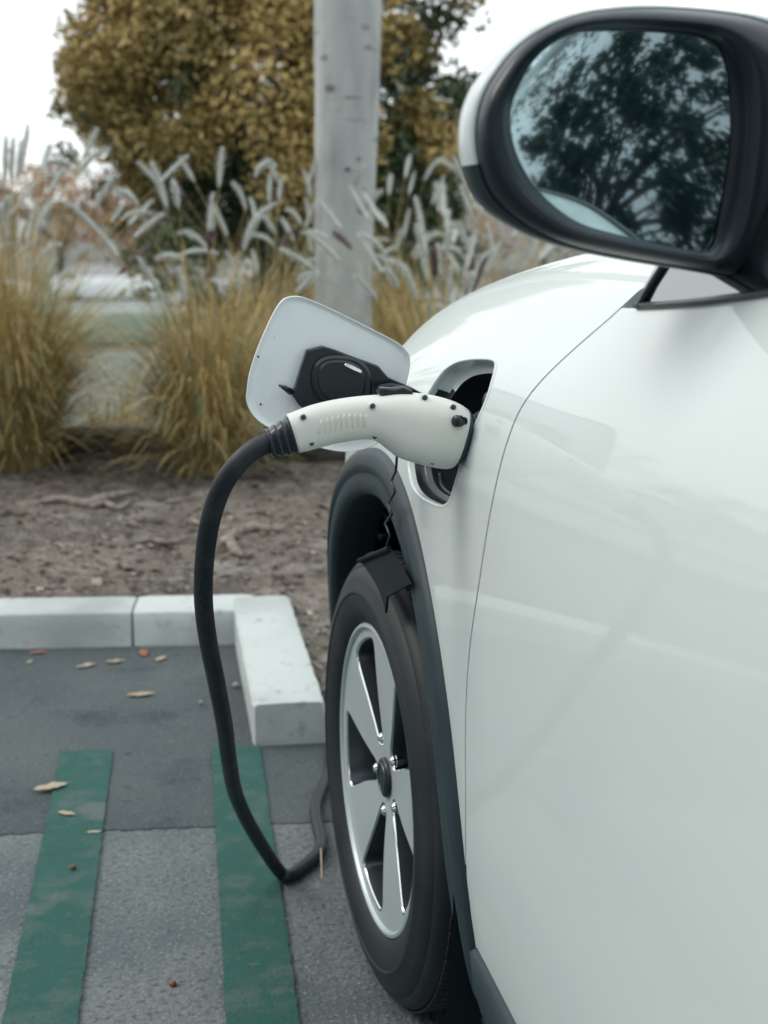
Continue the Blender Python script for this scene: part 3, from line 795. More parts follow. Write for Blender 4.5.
mb = MB(); tube(mb, [onY(279.5, 385.5, FLY - .010), onY(284, 387.5, FLY - .018), onY(291, 392, FLY - .012)], [.0015, .0028, .004], 8); mb.build('catch_hook', M_plas_d, flap); mb = MB(); tube(mb, [onY(377, 387, FLY - .025), onY(392, 386, FLY - .03), onY(412, 391, FLY - .02)], .0035, 8); mb.build('hinge_arm', M_plas_d, flap)
for q in ((261, 404.5), (268, 329), (258.5, 357)):
    mb = MB(); cyl(mb, fbow(onY(*q, FLY - .0002)), (0, -1, 0), .0012, .0008, 10); mb.build('flap_stop', M_plas_d, flap)

# ================================================================== CHARGING PLUG AND CABLE
GY = 1.52
gun = empty('charging_plug', tuple(onY(370, 420, GY)))
tag(gun, 'off-white charging plug with grip ribs pushed into the socket of the white car', 'charging plug')
GL = np.array(gun.location)
ST = [((286.7, 415), (298, 452.5), .0195), ((299, 410), (309, 450), .020), ((311.7, 405.4), (320, 447), .0205), ((328, 401.3), (333, 443.5), .021), ((345, 398.3), (347, 441), .0215), ((361.7, 396.3), (361, 438.8), .0225), ((378.3, 395), (374, 440), .024), ((395, 393), (384, 447), .027), ((412, 393), (397, 456.5), .031), ((430, 395), (413, 462), .034), ((447, 399), (429, 466), .0355), ((459, 403.5), (442, 468), .0355), ((466.5, 408.5), (449.5, 466.5), .0345), ((469.5, 413), (454, 461.5), .031)]
NR = 48
def gring(T, B, w_, sc=1.0):
    T = onY(*T, GY); B = onY(*B, GY); c = (T + B) / 2; v = (T - B) / 2; r = []
    for j in range(NR):
        a = 2 * math.pi * j / NR; ca, sa = math.cos(a), math.sin(a); e = .78
        r.append(c + sc * (v * math.copysign(abs(sa) ** e, sa) + np.array([0, -w_, 0]) * math.copysign(abs(ca) ** e, ca)))
    return r
# refine stations
ar = np.array([[*t, *b_, w_] for t, b_, w_ in ST]); arr = smooth_path(list(ar), 4)
rings = [gring((q[0], q[1]), (q[2], q[3]), q[4]) for q in arr]
rings = [gring((arr[0][0], arr[0][1]), (arr[0][2], arr[0][3]), arr[0][4], .9)] + rings + [gring((arr[-1][0], arr[-1][1]), (arr[-1][2], arr[-1][3]), arr[-1][4], .88)]
mb = MB(); loft(mb, rings, True, True, True); gb = mb.build('plug_body', M_gun, gun, origin=None)
def gdepth(px, py):
    """front surface y of the plug at a pixel"""
    best = None
    for q in arr:
        T, B = np.array(q[0:2]), np.array(q[2:4]); c = (T + B) / 2; v = (T - B) / 2; d = np.array([px, py]) - c
        lat = abs(d @ np.array([-v[1], v[0]])) / np.linalg.norm(v); vv_ = d @ v / (v @ v)
        if best is None or lat < best[0]: best = (lat, vv_, q[4])
    vv_ = min(.98, abs(best[1])); sa = vv_ ** (1 / .78); ca = math.sqrt(max(0, 1 - sa * sa)); return GY - best[2] * ca ** .78
def onG(px, py, off=0.): return onY(px, py, gdepth(px, py) - off)
# screws in recessed bosses
for q in ((303.3, 417), (311.7, 443), (372.5, 406), (374.6, 436.5), (424.6, 397.5), (453, 407), (432.5, 462)):
    mb = MB(); c = onG(*q) ; cyl(mb, c + np.array([0, .006, 0]), (0, -1, 0), .0040, .0072, 18, .0006)
    o = mb.build('screw_boss', M_gun, gun)
    mb = MB(); cyl(mb, c + np.array([0, .001, 0]), (0, -1, 0), .0028, .0030, 14, .0004); mb.build('screw', M_alu_d, o)
# moulded grip ribs
for k in range(9):
    u = k / 8; x = 320 + 45 * u; h = 5.5 + 7.5 * math.sin(math.pi * (.15 + .75 * u)) ; yc_ = 427.5 - 6.5 * u
    mb = MB(); P = [onG(x - 1.6 + 3.2 * t, yc_ - h * (t * 2 - 1) * .8, -.0002) for t in np.linspace(0, 1, 6)]
    tube(mb, P, [.0008, .0013, .0015, .0015, .0013, .0008], 8); mb.build('grip_rib', M_gun, gun)
# parting line of the shell halves and front collar
mb = MB(); loft(mb, [gring((466.5, 408.5), (449.5, 466.5), .0345, 1.012), gring((469.5, 411.8), (453.5, 464), .0335, 1.012), gring((471.5, 414), (456.5, 461.5), .031, 1.0)], True, True, True); mb.build('nose_ring', M_plas, gun)
mb = MB(); ce = (onY(463, 412, GY) + onY(449, 464, GY)) / 2
cyl(mb, ce, PCEN + ax * .03 - ce, .0225, float(np.linalg.norm(PCEN + ax * .03 - ce)), 28, .002); mb.build('plug_nose', M_plas_d, gun)
mb = MB(); c = onG(458, 422); cyl(mb, c + np.array([.008, .004, 0]), (-.75, -.5, .12), .0045, .012, 16, .001); cyl(mb, c + np.array([.002, -.001, .001]), (-.75, -.5, .12), .0062, .008, 16, .0015); mb.build('lock_knob', M_plas_d, gun)
mb = MB(); extrude_poly(mb, [onY(x, y, GY + .008) for x, y in ((376, 391), (378, 386.5), (391, 387), (402, 385.5), (410, 389.5), (410, 394), (380, 397))], (0, -.016, 0), .002); mb.build('release_lever', M_plas_d, gun, auto=30)
# strain relief
mb = MB(); rs = []
for k in range(15):
    u = k / 14; T = (np.array([264.6, 429]) * (1 - u) + np.array([287.5, 415.8]) * u); B = (np.array([272.5, 458]) * (1 - u) + np.array([298.5, 453]) * u)
    sc = (1.0 if (k // 2) % 2 == 0 else .93) * (.93 + .07 * u)
    rs.append(gring(tuple(T), tuple(B), .0165 + .003 * u, sc))
loft(mb, rs, True, True, True); mb.build('strain_relief', M_plas_d, gun, auto=30)
for o in gun.children:
    o.matrix_parent_inverse = Matrix.Translation(-Vector(GL))
CB = [(276, 441, GY), (266, 444, GY), (252, 451, GY), (236, 466, 1.52), (221, 489, 1.53), (210, 522, 1.55), (204.5, 560, 1.58), (203.5, 600, 1.62), (208, 640, 1.67), (217, 685, 1.73), (224.5, 725, 1.80), (229, 760, 1.88), (235, 792, 1.98), (248, 822, 2.09), (266, 852, 2.20)]
P = [onY(x, y, d) for x, y, d in CB] + [onZ(281, 873, .018), onZ(289, 876, .013), onZ(302, 868, .012), onZ(317, 854, .012), onZ(321, 842, .012), onZ(317, 822, .012), onZ(316, 806, .012), onZ(322, 788, .012), onZ(329, 772, .013), onZ(331, 752, .012), onZ(338, 735, .012), onZ(362, 722, .012), onZ(420, 716, .012)]
P = smooth_path(P, 8); mb = MB(); tube(mb, P, .0108, 16)
cable = mb.build('charging_cable', M_cable)
tag(cable, 'thick black cable drooping from the plug to the ground and round the front tyre', 'cable')
mb = MB()    # faint white print along the cable
for k in range(14):
    i = 34 + 2 * k; a = P[i]; b = P[i + 1]; t = (b - a) / np.linalg.norm(b - a); view = (CAM - a) / np.linalg.norm(CAM - a); side = np.cross(t, view); side /= np.linalg.norm(side); out_ = np.cross(side, t)
    q_ = .42 + random.uniform(-.12, .12); c = a + (out_ * math.sqrt(1 - q_ * q_) + side * q_) * .0111; L = .0035 + .003 * (k % 3)
    mb.add([c - t * L / 2 - side * .0008, c - t * L / 2 + side * .0008, c + t * L / 2 + side * .0008, c + t * L / 2 - side * .0008], [(0, 1, 2, 3)])
mb.build('cable_print', M_alu_d, cable)

# ================================================================== SIDE MIRROR
MY = 1.03
OUT_PX = [(459, 145), (460, 120), (466, 98), (473, 84), (483, 70), (504, 45), (538, 22), (581, 8.5), (620, 4.2), (654, 3.4), (700, 6), (740, 10), (768, 14), (795, 22), (812, 45), (817, 100), (810, 180), (797, 240), (780, 275), (762, 284), (739, 281), (696, 272), (640, 263.5), (611, 258.5), (568, 250), (540, 241), (517, 231), (500, 221), (483, 208), (472, 194), (466, 179), (461, 162)]
GLS_PX = [(510, 124), (512, 103), (521, 82), (531, 64), (545, 49), (568, 35), (587, 30), (607, 28), (640, 29.5), (675, 32), (700, 35), (714, 40), (723, 50), (728, 68), (731, 95), (732, 130), (729, 162), (725, 190), (720, 215), (715, 240), (711, 252), (695, 250.5), (679, 248), (650, 242), (620, 235), (589, 227), (572, 219), (559, 210), (543, 196), (529, 178), (519, 160), (513, 142)]
def resample(PX, n=120, c=(628, 140), mapx=1.0):
    P = np.array(chaikin(PX, 1)); an = np.arctan2(P[:, 1] - c[1], P[:, 0] - c[0]); rr_ = np.hypot(P[:, 0] - c[0], P[:, 1] - c[1])
    o = np.argsort(an); an = an[o]; P = P[o]; an = np.concatenate([an - 2 * math.pi, an, an + 2 * math.pi]); P = np.concatenate([P, P, P])
    t = np.linspace(-math.pi, math.pi, n, endpoint=False)
    return np.stack([np.interp(t, an, P[:, 0]), np.interp(t, an, P[:, 1])], 1)
Ro = resample(OUT_PX); Rg = resample(GLS_PX)
def mring(A, dy, ty=1.0): return [onY(x, y, MY + dy) for x, y in A]
mcen = np.array([640, 142.])
side_m = empty('side_mirror'); side_m.parent = car
# bezel: glass edge -> inner lip -> rounded rim -> outer edge
ANG = np.linspace(-math.pi, math.pi, 120, endpoint=False)
KA = 1 - .20 * np.clip(np.cos(ANG - rad(-165)), 0, 1) ** 1.5
def mixr(u, sh=0):
    q = (u * (KA if u < .9 else 1 + (KA - 1) * (1 - u) / .1) if u > .2 else u * np.ones(120))[:, None]; return Rg * (1 - q) + Ro * q
gc = onY(622, 140, MY) + np.array([0, .009, 0])
MT_H, MT_V = rad(-2.2), rad(.2)
gn = np.array([math.sin(MT_H) * math.cos(MT_V), -math.cos(MT_H) * math.cos(MT_V), math.sin(MT_V)])
def onplane(x, y, c, nn): r = ray(x, y); return CAM + r * (((c - CAM) @ nn) / (r @ nn))
gc2 = gc + np.array([0, .003, 0])
gA = [onplane(x, y, gc2, gn) for x, y in Rg]
gB = [a * .45 + b * .55 for a, b in zip([onplane(x, y, gc2, gn) for x, y in mixr(.05)], mring(mixr(.05), .008))]
mb = MB(); loft(mb, [gA, gB, mring(mixr(.13), .001), mring(mixr(.22), -.004), mring(mixr(.36), -.0065), mring(mixr(.52), -.0055), mring(mixr(.66), -.001), mring(mixr(.78), .007), mring(mixr(.86), .016), mring(mixr(.88), .022)])
mb.build('mirror_bezel', M_rim, side_m)
ocen = onY(640, 142, MY + .042)
def orng(sc, dy, zz=0.): return [ocen + (onY(x, y, MY + .042) - ocen) * sc + np.array([0, dy - .042, zz]) for x, y in Ro]
mb = MB(); rs = [mring(mixr(.865), .016), mring(mixr(.90), .0155), mring(mixr(.945), .019), mring(mixr(.985), .030), mring(mixr(.998), .042), orng(.985, .056), orng(.94, .075), orng(.86, .094), orng(.72, .112), orng(.5, .124), orng(.25, .130), orng(.02, .131)]
n = 120; V = [p for r in rs for p in r]; upF = []; loF = []
for i in range(len(rs) - 1):
    for j in range(n):
        k = (j + 1) % n; f = (i * n + j, i * n + k, (i + 1) * n + k, (i + 1) * n + j)
        zc = sum(V[q][2] for q in f) / 4; (upF if zc > 1.128 - .0 * i else loF).append(f)
mb.add(V, upF); mb.build('mirror_cap', M_paint, side_m)
mb = MB(); mb.add([p + np.array([0, 0, 0]) for p in V], loF); mb.build('mirror_lower_shell', M_cap2, side_m)
# glass, tilted towards the driver and slightly convex
Rg2 = mcen + (Rg - mcen) * 1.01
mb = MB(); rs = []; c_ = onplane(622, 140, gc2, gn); e = [onplane(x, y, gc2, gn) for x, y in Rg2]
RC = 2.2
for sc in np.linspace(0.001, 1, 24):
    r = []
    for p in e:
        q = c_ + (p - c_) * sc; d2 = float(((q - c_) ** 2).sum()); r.append(q - gn * (d2 / (2 * RC)))
    rs.append(r)
V = [p for r in rs for p in r]; mb.keep = True; loft(mb, rs, True)
go = mb.build('mirror_glass', M_mirror, side_m)
bm = bmesh.new(); bm.from_mesh(go.data); bmesh.ops.recalc_face_normals(bm, faces=bm.faces)
if sum((f.normal.dot(Vector(gn)) for f in bm.faces)) < 0: bmesh.ops.reverse_faces(bm, faces=bm.faces)
bm.to_mesh(go.data); bm.free()
# stalk down to the door
mb = MB(); A = onY(792, 262, MY) + np.array([.0, .04, 0]); Bp = gh(.98, 0.0)
pts_ = [A + np.array([-.015, .0, .035]), A + np.array([.0, 0, .0]), (A * .5 + Bp * .5) + np.array([.0, .01, -.002]), Bp + np.array([.012, .0, -.012])]
rs = []
for q, (wy, wz) in zip(smooth_path(pts_, 5), [(.035, .02)] * 16):
    rs.append([q + np.array([0, wy * math.cos(a), 0]) + np.array([.3, 0, 1.]) * wz * math.sin(a) for a in np.linspace(0, 2 * math.pi, 20, endpoint=False)])
loft(mb, rs, True, True, True); mb.build('mirror_stalk', M_rim, side_m)

# ================================================================== SETTING
def gz(x, y):
    """terrain: flat car park, falling away beyond the planter"""
    t = min(max((y - 11.0) / 46.0, 0), 1); t = t * t * (3 - 2 * t) * .5 + t * .5
    return -2.70 * t
mb = MB(); ysx = list(np.linspace(-60, 8, 12)) + list(np.linspace(9, 70, 60)) + [90, 130, 250, 600, 1500]; xs = [-1500, -400, -120, -60, -30, -15, -6, 0, 6, 15, 30, 60, 120, 400, 1500]
rings = [[np.array([x, y, gz(x, y) - .012]) for x in xs] for y in [-1500, -400, -120] + ysx]
loft(mb, rings, closed=False); g_ = mb.build('ground', M_ground); tag(g_, kind='structure')
# line between the two pavings (measured on the ground)
A = onZ(0, 835); B = onZ(330, 822); sl = (B[1] - A[1]) / (B[0] - A[0])
def seamy(x): return A[1] + sl * (x - A[0])
def strip(name, fn0, fn1, x0, x1, z, material, n=60, ny=1, jag=0.):
    mb = MB(); rings = []
    for i in range(n + 1):
        x = x0 + (x1 - x0) * i / n; a = fn0(x) + (random.uniform(-jag, jag)); b = fn1(x)
        rings.append([np.array([x, a + (b - a) * k / ny, z]) for k in range(ny + 1)])
    loft(mb, rings, closed=False); o = mb.build(name, material); tag(o, kind='structure'); return o
o = strip('parking_lot', lambda x: seamy(x) , lambda x: 4.6, -14, 14, .0, M_asph, 2000, jag=.0035)
# thickness lip so that the paving seam reads as an edge
for v in o.data.vertices: v.co.z = .001
strip('concrete_pavement', lambda x: -40, lambda x: seamy(x) + .02, -14, 14, -.0008, M_conc, 40)
# painted stripes
def stripe(p, label):
    q = [onZ(*v, 0) for v in p]; near0, near1, far0, far1 = q
    # extend towards the camera
    d0 = near0 - far0; d1 = near1 - far1; near0 = near0 + d0 * .9; near1 = near1 + d1 * .9
    mb = MB(); rings = []; N = 150
    for i in range(N + 1):
        u = i / N; a = far0 + (near0 - far0) * u; b = far1 + (near1 - far1) * u; j0, j1 = random.uniform(-.0012, .0012), random.uniform(-.0012, .0012)
        h = .0055
        rings.append([np.array([a[0] + j0, a[1], h]), np.array([(a[0] + b[0]) / 2, a[1] / 2 + b[1] / 2, h]), np.array([b[0] + j1, b[1], h])])
    loft(mb, rings, closed=False); o = mb.build('painted_stripe', M_green); tag(o, label, 'painted line', 'green lines painted across the parking bay'); return o
stripe([(2.6, 1024), (78, 1024), (61.5, 754), (113, 752)], 'green painted line at the left, next to the fallen leaf')
stripe([(225.5, 1024), (299.5, 1024), (211.5, 749), (260, 749)], 'green painted line under the bend of the black cable, chipped halfway')

# kerbs
KH = .088
def kerb(cx, cy, L, W, ang, label, h=KH):
    mb = MB(); nx = max(2, int(L / .02)); rs = []
    for i in range(nx + 1):
        x = -L / 2 + L * i / nx; e = .004 * (1 if i in (0, nx) else 0)
        def jj(): return random.uniform(-.0016, .0016)
        j1, j2 = jj(), jj()
        rs.append([np.array([x, -W / 2 - .014 + e + jj() * 1.5, 0]), np.array([x, -W / 2 - .006 + e + j1, h * .6]), np.array([x, -W / 2 - .001 + e + j1, h - .006]), np.array([x, -W / 2 + .001 + e + j1, h - .0025 - e * .3]), np.array([x, -W / 2 + .006 + e + j1, h - e * .3]), np.array([x, 0, h - e * .3 + .001]), np.array([x, W / 2 - .006 - e + j2, h - e * .3]), np.array([x, W / 2 - e + j2, h - .006]), np.array([x, W / 2 - e, -.02])])
    loft(mb, rs, True, True, True); o = mb.build('kerb_stone', M_kerb, auto=28); o.location = (cx, cy, 0); o.rotation_euler = (0, 0, ang)
    tag(o, label, 'kerb', 'white kerb stones around the planting bed'); return o
kA, kB = onZ(0, 612, KH), onZ(283, 607, KH); ka = math.atan2(kB[1] - kA[1], kB[0] - kA[0])
kd = np.array([math.cos(ka), math.sin(ka)]); kn = np.array([-kd[1], kd[0]]); KW = .16
J = onZ(132, 612, KH)[:2]; E_ = onZ(286, 606, KH)[:2]
def kplace(p0, p1, label):
    p0 = np.array(p0); p1 = np.array(p1); c = (p0 + p1) / 2 + kn * KW / 2; return kerb(c[0], c[1], float(np.linalg.norm(p1 - p0)) - .006, KW, ka, label)
kplace(J - kd * 1.2, J, 'white kerb stone at the far left, left of the joint')
kplace(J - kd * 2.4, J - kd * 1.2, 'white kerb stone beyond the left edge')
R1 = onZ(254, 705, KH)[:2]; R2 = onZ(322, 701, KH)[:2]; T1 = onZ(234.6, 610, KH)[:2]; T2 = onZ(287, 594, KH)[:2]
kplace(J, J + kd * (float((T1 - J) @ kd) + .045), 'white kerb stone behind the hanging cable')
mid0 = (R1 + R2) / 2; mid1 = (T1 + T2) / 2 + (T2 - R2) * .04; dv = mid1 - mid0
kerb(*((mid0 + mid1) / 2), float(np.linalg.norm(dv)) + .02, float(np.linalg.norm(R2 - R1)) + .006, math.atan2(dv[1], dv[0]), 'white kerb stone pointing at the camera beside the front tyre', KH + .004)
c2 = R2 + kd * .68 + kn * .10
kerb(c2[0] - .03, c2[1] - .01, 1.25, .15, ka, 'white kerb stone running behind the front tyre of the car')
kerb(c2[0] + 1.25, c2[1] - .01 + math.sin(ka) * 1.26, 1.25, .15, ka, 'white kerb stone hidden ahead of the car')

# planting bed
def fbm(x, y):
    v = 0; a = 1; f = 1.3
    for k in range(5):
        v += a * math.sin(x * f + 1.7 * k + math.sin(y * f * 1.3 + k)) * math.cos(y * f * 1.1 - 2.1 * k + math.sin(x * f * .9)); a *= .55; f *= 1.93
    return v
def bedz(x, y): return .055 + .016 * fbm(x * 1.6, y * 1.6) + .045 * min(max((y - 3.8) / 2.4, 0), 1)
mb = MB(); y_at = lambda x: (E_[1] if x < .42 else 2.78) ; rings = []
xs_ = np.arange(-3.2, 4.4, .04)
for x in xs_:
    if x < .40: y0 = kA[1] + math.tan(ka) * (x - kA[0]) + .13
    else: y0 = R2[1] + .14
    rings.append([np.array([x, y0 + (6.28 - y0) * (k / 90) ** 1.0, bedz(x, y0 + (6.28 - y0) * (k / 90)) if k else .03]) for k in range(91)])
loft(mb, rings, closed=False); o = mb.build('planting_bed', M_dirt); tag(o, kind='structure')
# mulch and grit
mb = MB(); V = []; Fc = []; R_ = []
N = 5200
for i in range(N):
    x = random.uniform(-1.2, 2.2); y = 3.55 + (6.2 - 3.55) * random.random() ** 1.25
    if x > .42: y = random.uniform(2.9, 6.1)
    elif y < kA[1] + math.tan(ka) * (x - kA[0]) + .17: continue
    z = bedz(x, y) + .003; L = random.uniform(.004, .015) * (2.0 if random.random() < .1 else 1); W_ = L * random.uniform(.3, .8); a = random.uniform(0, 6.28); t = random.uniform(-.5, .5)
    u = np.array([math.cos(a), math.sin(a), t * .5]); v = np.array([-math.sin(a), math.cos(a), random.uniform(-.6, .6)]); c = np.array([x, y, z + .002]); h = np.array([0, 0, random.uniform(.002, .007)])
    b0 = len(V); V += [c - u * L, c - v * W_, c + u * L, c + v * W_, c + h + u * L * .1]
    Fc += [(b0, b0 + 1, b0 + 4), (b0 + 1, b0 + 2, b0 + 4), (b0 + 2, b0 + 3, b0 + 4), (b0 + 3, b0, b0 + 4)]; R_ += [random.random()] * 5
mb.add(V, Fc); mb.r = R_; o = mb.build('mulch', M_mulch, smooth=False); tag(o, 'grey brown bark chips and grit scattered over the bed', 'mulch', kind='stuff')
# roots and sticks
def stick(px, lab, r0=.012, zoff=.012):
    P = []
    for (x, y) in px:
        p = onZ(x, y, .07); p[2] = bedz(p[0], p[1]) + zoff; P.append(p)
    P = smooth_path(P, 6); n = len(P); mb = MB(); tube(mb, P, [r0 * (.35 + .65 * math.sin(math.pi * min(1, (i + 1) / n) ** .8)) * random.uniform(.85, 1.15) for i in range(n)], 8)
    o = mb.build('surface_root', M_root); tag(o, lab, 'root', 'bare roots and sticks on the bed'); return o
stick([(40, 511), (62, 508), (85, 511), (104, 506), (124, 502), (138, 501)], 'pale forked root lying nearest the grass in the left half of the bed', .016)
stick([(90, 513), (105, 510), (118, 514), (132, 508)], 'short pale root touching the longer root on its right', .012)
stick([(133, 549), (150, 547), (168, 549), (185, 545), (200, 542)], 'thin pale root just left of the cable in mid bed', .009)
stick([(222, 548), (238, 536), (255, 531), (272, 533), (285, 530)], 'knotted root just right of the cable', .014)
stick([(228, 541), (234, 553), (243, 558)], 'stubby broken root right of the cable', .016)
stick([(190, 523), (198, 527), (210, 527)], 'small pale stick left of the cable above the thin root', .008)
stick([(300, 655), (312, 662), (324, 667)], 'pale twig between the kerb and the front tyre', .006)
def rock(px, lab, r, z0=None, m_=None, name='stone', grp='small stones'):
    p = onZ(px[0], px[1], .07 if z0 is None else z0); z = bedz(p[0], p[1]) if z0 is None else z0
    bm = bmesh.new(); bmesh.ops.create_icosphere(bm, subdivisions=2, radius=r)
    for v in bm.verts: v.co *= 1 + random.uniform(-.16, .16); v.co.z *= .65
    me = bpy.data.meshes.new(name); bm.to_mesh(me); bm.free(); me.materials.append(m_ or M_stone)
    for pl in me.polygons: pl.use_smooth = True
    o = bpy.data.objects.new(name, me); COL.objects.link(o); o.location = (p[0], p[1], z + r * .4); tag(o, lab, 'stone' if name == 'stone' else name.replace('_', ' '), grp); return o
rock((227, 545), 'round grey stone beside the knotted root', .022)
rock((194, 524), 'small stone left of the cable in the upper bed', .014)
rock((236, 686), 'white pebble on the asphalt beside the kerb', .0085, 0.006)
rock((201, 703), 'tiny pebble on the asphalt left of the cable', .005, 0.006)
rock((246, 641), 'brown crumb of soil against the inner kerb corner', .010, 0.006, M_dirt)
rock((173, 985), 'small red berry on the concrete between the green lines', .006, 0.0, mat('berry', (.16, .035, .02), .4), 'berry', None)
rock((73, 868), 'small brown seed pod lying on the left green line', .006, 0.008, mat('seed_pod', (.12, .08, .05), .7), 'seed_pod', None)
# timber edging
e0, e1 = onZ(0, 466, .05), onZ(380, 476, .05); ea = math.atan2(e1[1] - e0[1], e1[0] - e0[0])
mb = MB(); rs = []
for i in range(81):
    x = -3 + 8 * i / 80; c = np.array([x, e0[1] + math.tan(ea) * (x - e0[0]) + .16, 0]); j = lambda: random.uniform(-.006, .006)
    rs.append([c + np.array([0, a, b + j()]) for a, b in ((-.10, .02), (-.10, .15), (-.085, .185), (0, .19), (.085, .185), (.10, .15), (.10, .0))])
loft(mb, rs, True, True, True); o = mb.build('timber_edging', M_wood); tag(o, 'dark weathered timber sleeper edging the bed behind the grass clumps', 'timber edging')
# pale pavement beyond the bed
mb = MB(); rings = []
for y in np.linspace(6.2, 11.5, 8): rings.append([np.array([x, y, gz(x, y) + .004]) for x in (-8, 0, 8)])
loft(mb, rings, closed=False); o = mb.build('pavement', M_pave); tag(o, kind='structure')
mb = MB(); rings = []
for y in np.linspace(30, 66, 20): rings.append([np.array([x, y, gz(x, y) + .01]) for x in (-40, 0, 40)])
loft(mb, rings, closed=False); o = mb.build('road', M_pave); tag(o, kind='structure')

mb = MB(); rings = []
for y in np.linspace(12.5, 31, 20): rings.append([np.array([x, y, gz(x, y) + .008]) for x in (-40, 0, 40)])
loft(mb, rings, closed=False); o = mb.build('grass_verge', mat('verge_turf', (.085, .15, .115), .9, var=[(3, 6, .4, .65, (.12, .17, .12)), (30, 4, .45, .65, (.06, .10, .07))], bump=[(40, .8, .03)])); tag(o, kind='structure')
# fallen leaves
LV = [((51, 787), 34, .034, M_leaff, 'largest pale dry leaf, beside the left green line', 20, .0), ((67, 813), 20, .018, M_leaff, 'small tan leaf lying on the left green line', -30, 0), ((94, 831), 16, .013, M_leaff, 'crumpled leaf scrap where the paving changes', 0, 0), ((141, 693), 0, .032, M_leaff, 'slim pale leaf alone in the middle of the dark asphalt', 5, 0), ((86, 664), 15, .026, M_leaff, 'pale leaf second from the left along the kerb', 30, 0), ((115, 660), 5, .024, M_leaff, 'pale leaf left of the reddish leaf', 8, 0), ((144, 651), 80, .030, M_leaff2, 'curled reddish brown leaf in front of the kerb joint', 90, 0), ((161, 657), 50, .022, M_leaff, 'pale leaf right of the reddish leaf', 55, 0), ((38, 651), 5, .022, M_leaff2, 'rust coloured leaf against the foot of the left kerb', 5, 0), ((30, 660), 60, .012, M_leaff, 'leaf scrap below the rust coloured leaf', 60, 0), ((218, 811), 0, .0, None, '', 0, 0), ((318, 676), 60, .03, M_leaff, 'dry leaf in the gap between kerb and tyre', 100, 0)]
for (px, a, L, m_, lab, ang, _) in LV:
    if not m_: continue
    p = onZ(px[0], px[1], .008); mb = MB(); n = 9; rs = []; W_ = L * .36; ca, sa = math.cos(rad(ang)), math.sin(rad(ang)); curl = random.uniform(.3, .55)
    for i in range(n):
        u = i / (n - 1) * 2 - 1; w_ = W_ * (1 - u * u) ** .7 * (1 + .2 * math.sin(7 * u)) + .0004; r = []
        for v in (-1, -.5, 0, .5, 1):
            x, y = u * L, v * w_; z = curl * .6 * abs(v) * w_ + curl * .2 * L * u * u + random.uniform(0, .0022)
            r.append(np.array([p[0] + x * ca - y * sa, p[1] + x * sa + y * ca, (.002 if px[0] not in (51, 67, 94) else .005) + z]))
        rs.append(r)
    loft(mb, rs, closed=False); o = mb.build('fallen_leaf', m_); sf = o.modifiers.new('t', 'SOLIDIFY'); sf.thickness = .0006; tag(o, lab, 'leaf', 'dry leaves fallen on the asphalt')
# straw beside the tyre
mb = MB(); tube(mb, smooth_path([onZ(319, 822, .01), onZ(321, 850, .02), onZ(322, 880, .012)], 5), .0016, 6); o = mb.build('straw', M_leaff); tag(o, 'yellow straw lying across the cable next to the tyre', 'straw')

# ================================================================== VEGETATION
def leaf_cards(C, n, size, spread=None, flat=.0):
    """n leaves (folded quads) around centres C (m,4: xyz + radius)"""
    idx = RNG.integers(0, len(C), n); d = RNG.normal(size=(n, 3)); d /= np.linalg.norm(d, axis=1)[:, None]
    pos = C[idx, :3] + d * (C[idx, 3] * RNG.random(n) ** (1 / 2.4))[:, None]
    a = RNG.normal(size=(n, 3)); a /= np.linalg.norm(a, axis=1)[:, None]; b = np.cross(a, d + RNG.normal(size=(n, 3)) * .6); b /= np.linalg.norm(b, axis=1)[:, None]
    L = size * RNG.uniform(.6, 1.3, n)[:, None]; W_ = L * .42
    V = np.stack([pos - a * L, pos + b * W_, pos + a * L, pos - b * W_], 1).reshape(-1, 3)
    return V, idx
def fast_mesh(name, V, nper, material, rnd, parent=None):
    nf = len(V) // nper; me = bpy.data.meshes.new(name); me.vertices.add(len(V)); me.vertices.foreach_set('co', V.astype(np.float32).ravel())
    me.loops.add(len(V)); me.loops.foreach_set('vertex_index', np.arange(len(V), dtype=np.int32)); me.polygons.add(nf)
    me.polygons.foreach_set('loop_start', np.arange(0, len(V), nper, dtype=np.int32)); me.polygons.foreach_set('loop_total', np.full(nf, nper, dtype=np.int32))
    me.update(calc_edges=True); me.materials.append(material)
    at = me.attributes.new('rnd', 'FLOAT', 'POINT'); at.data.foreach_set('value', np.repeat(rnd, nper).astype(np.float32))
    o = bpy.data.objects.new(name, me); COL.objects.link(o)
    if parent: o.parent = parent
    return o
def crown(name, cen, R, nclump, cr, nleaf, size, material, parent, shell=.55, zmin=None, tint=.5, seedc=None, cut=None):
    d = RNG.normal(size=(nclump, 3)); d /= np.linalg.norm(d, axis=1)[:, None]; rr_ = shell + (1 - shell) * RNG.random(nclump) ** .6
    C = np.concatenate([np.array(cen) + d * np.array(R) * rr_[:, None], (cr * RNG.uniform(.6, 1.35, nclump))[:, None]], 1)
    if zmin is not None: C = C[C[:, 2] > zmin]
    if cut is not None: C = C[[cut(c) for c in C]]
    V, idx = leaf_cards(C, nleaf, size)
    base = RNG.random(len(C)); rnd = np.clip(base[idx] * .6 + RNG.random(nleaf) * .4 + (tint - .5), 0, 1)
    return fast_mesh(name, V, 4, material, rnd, parent), C
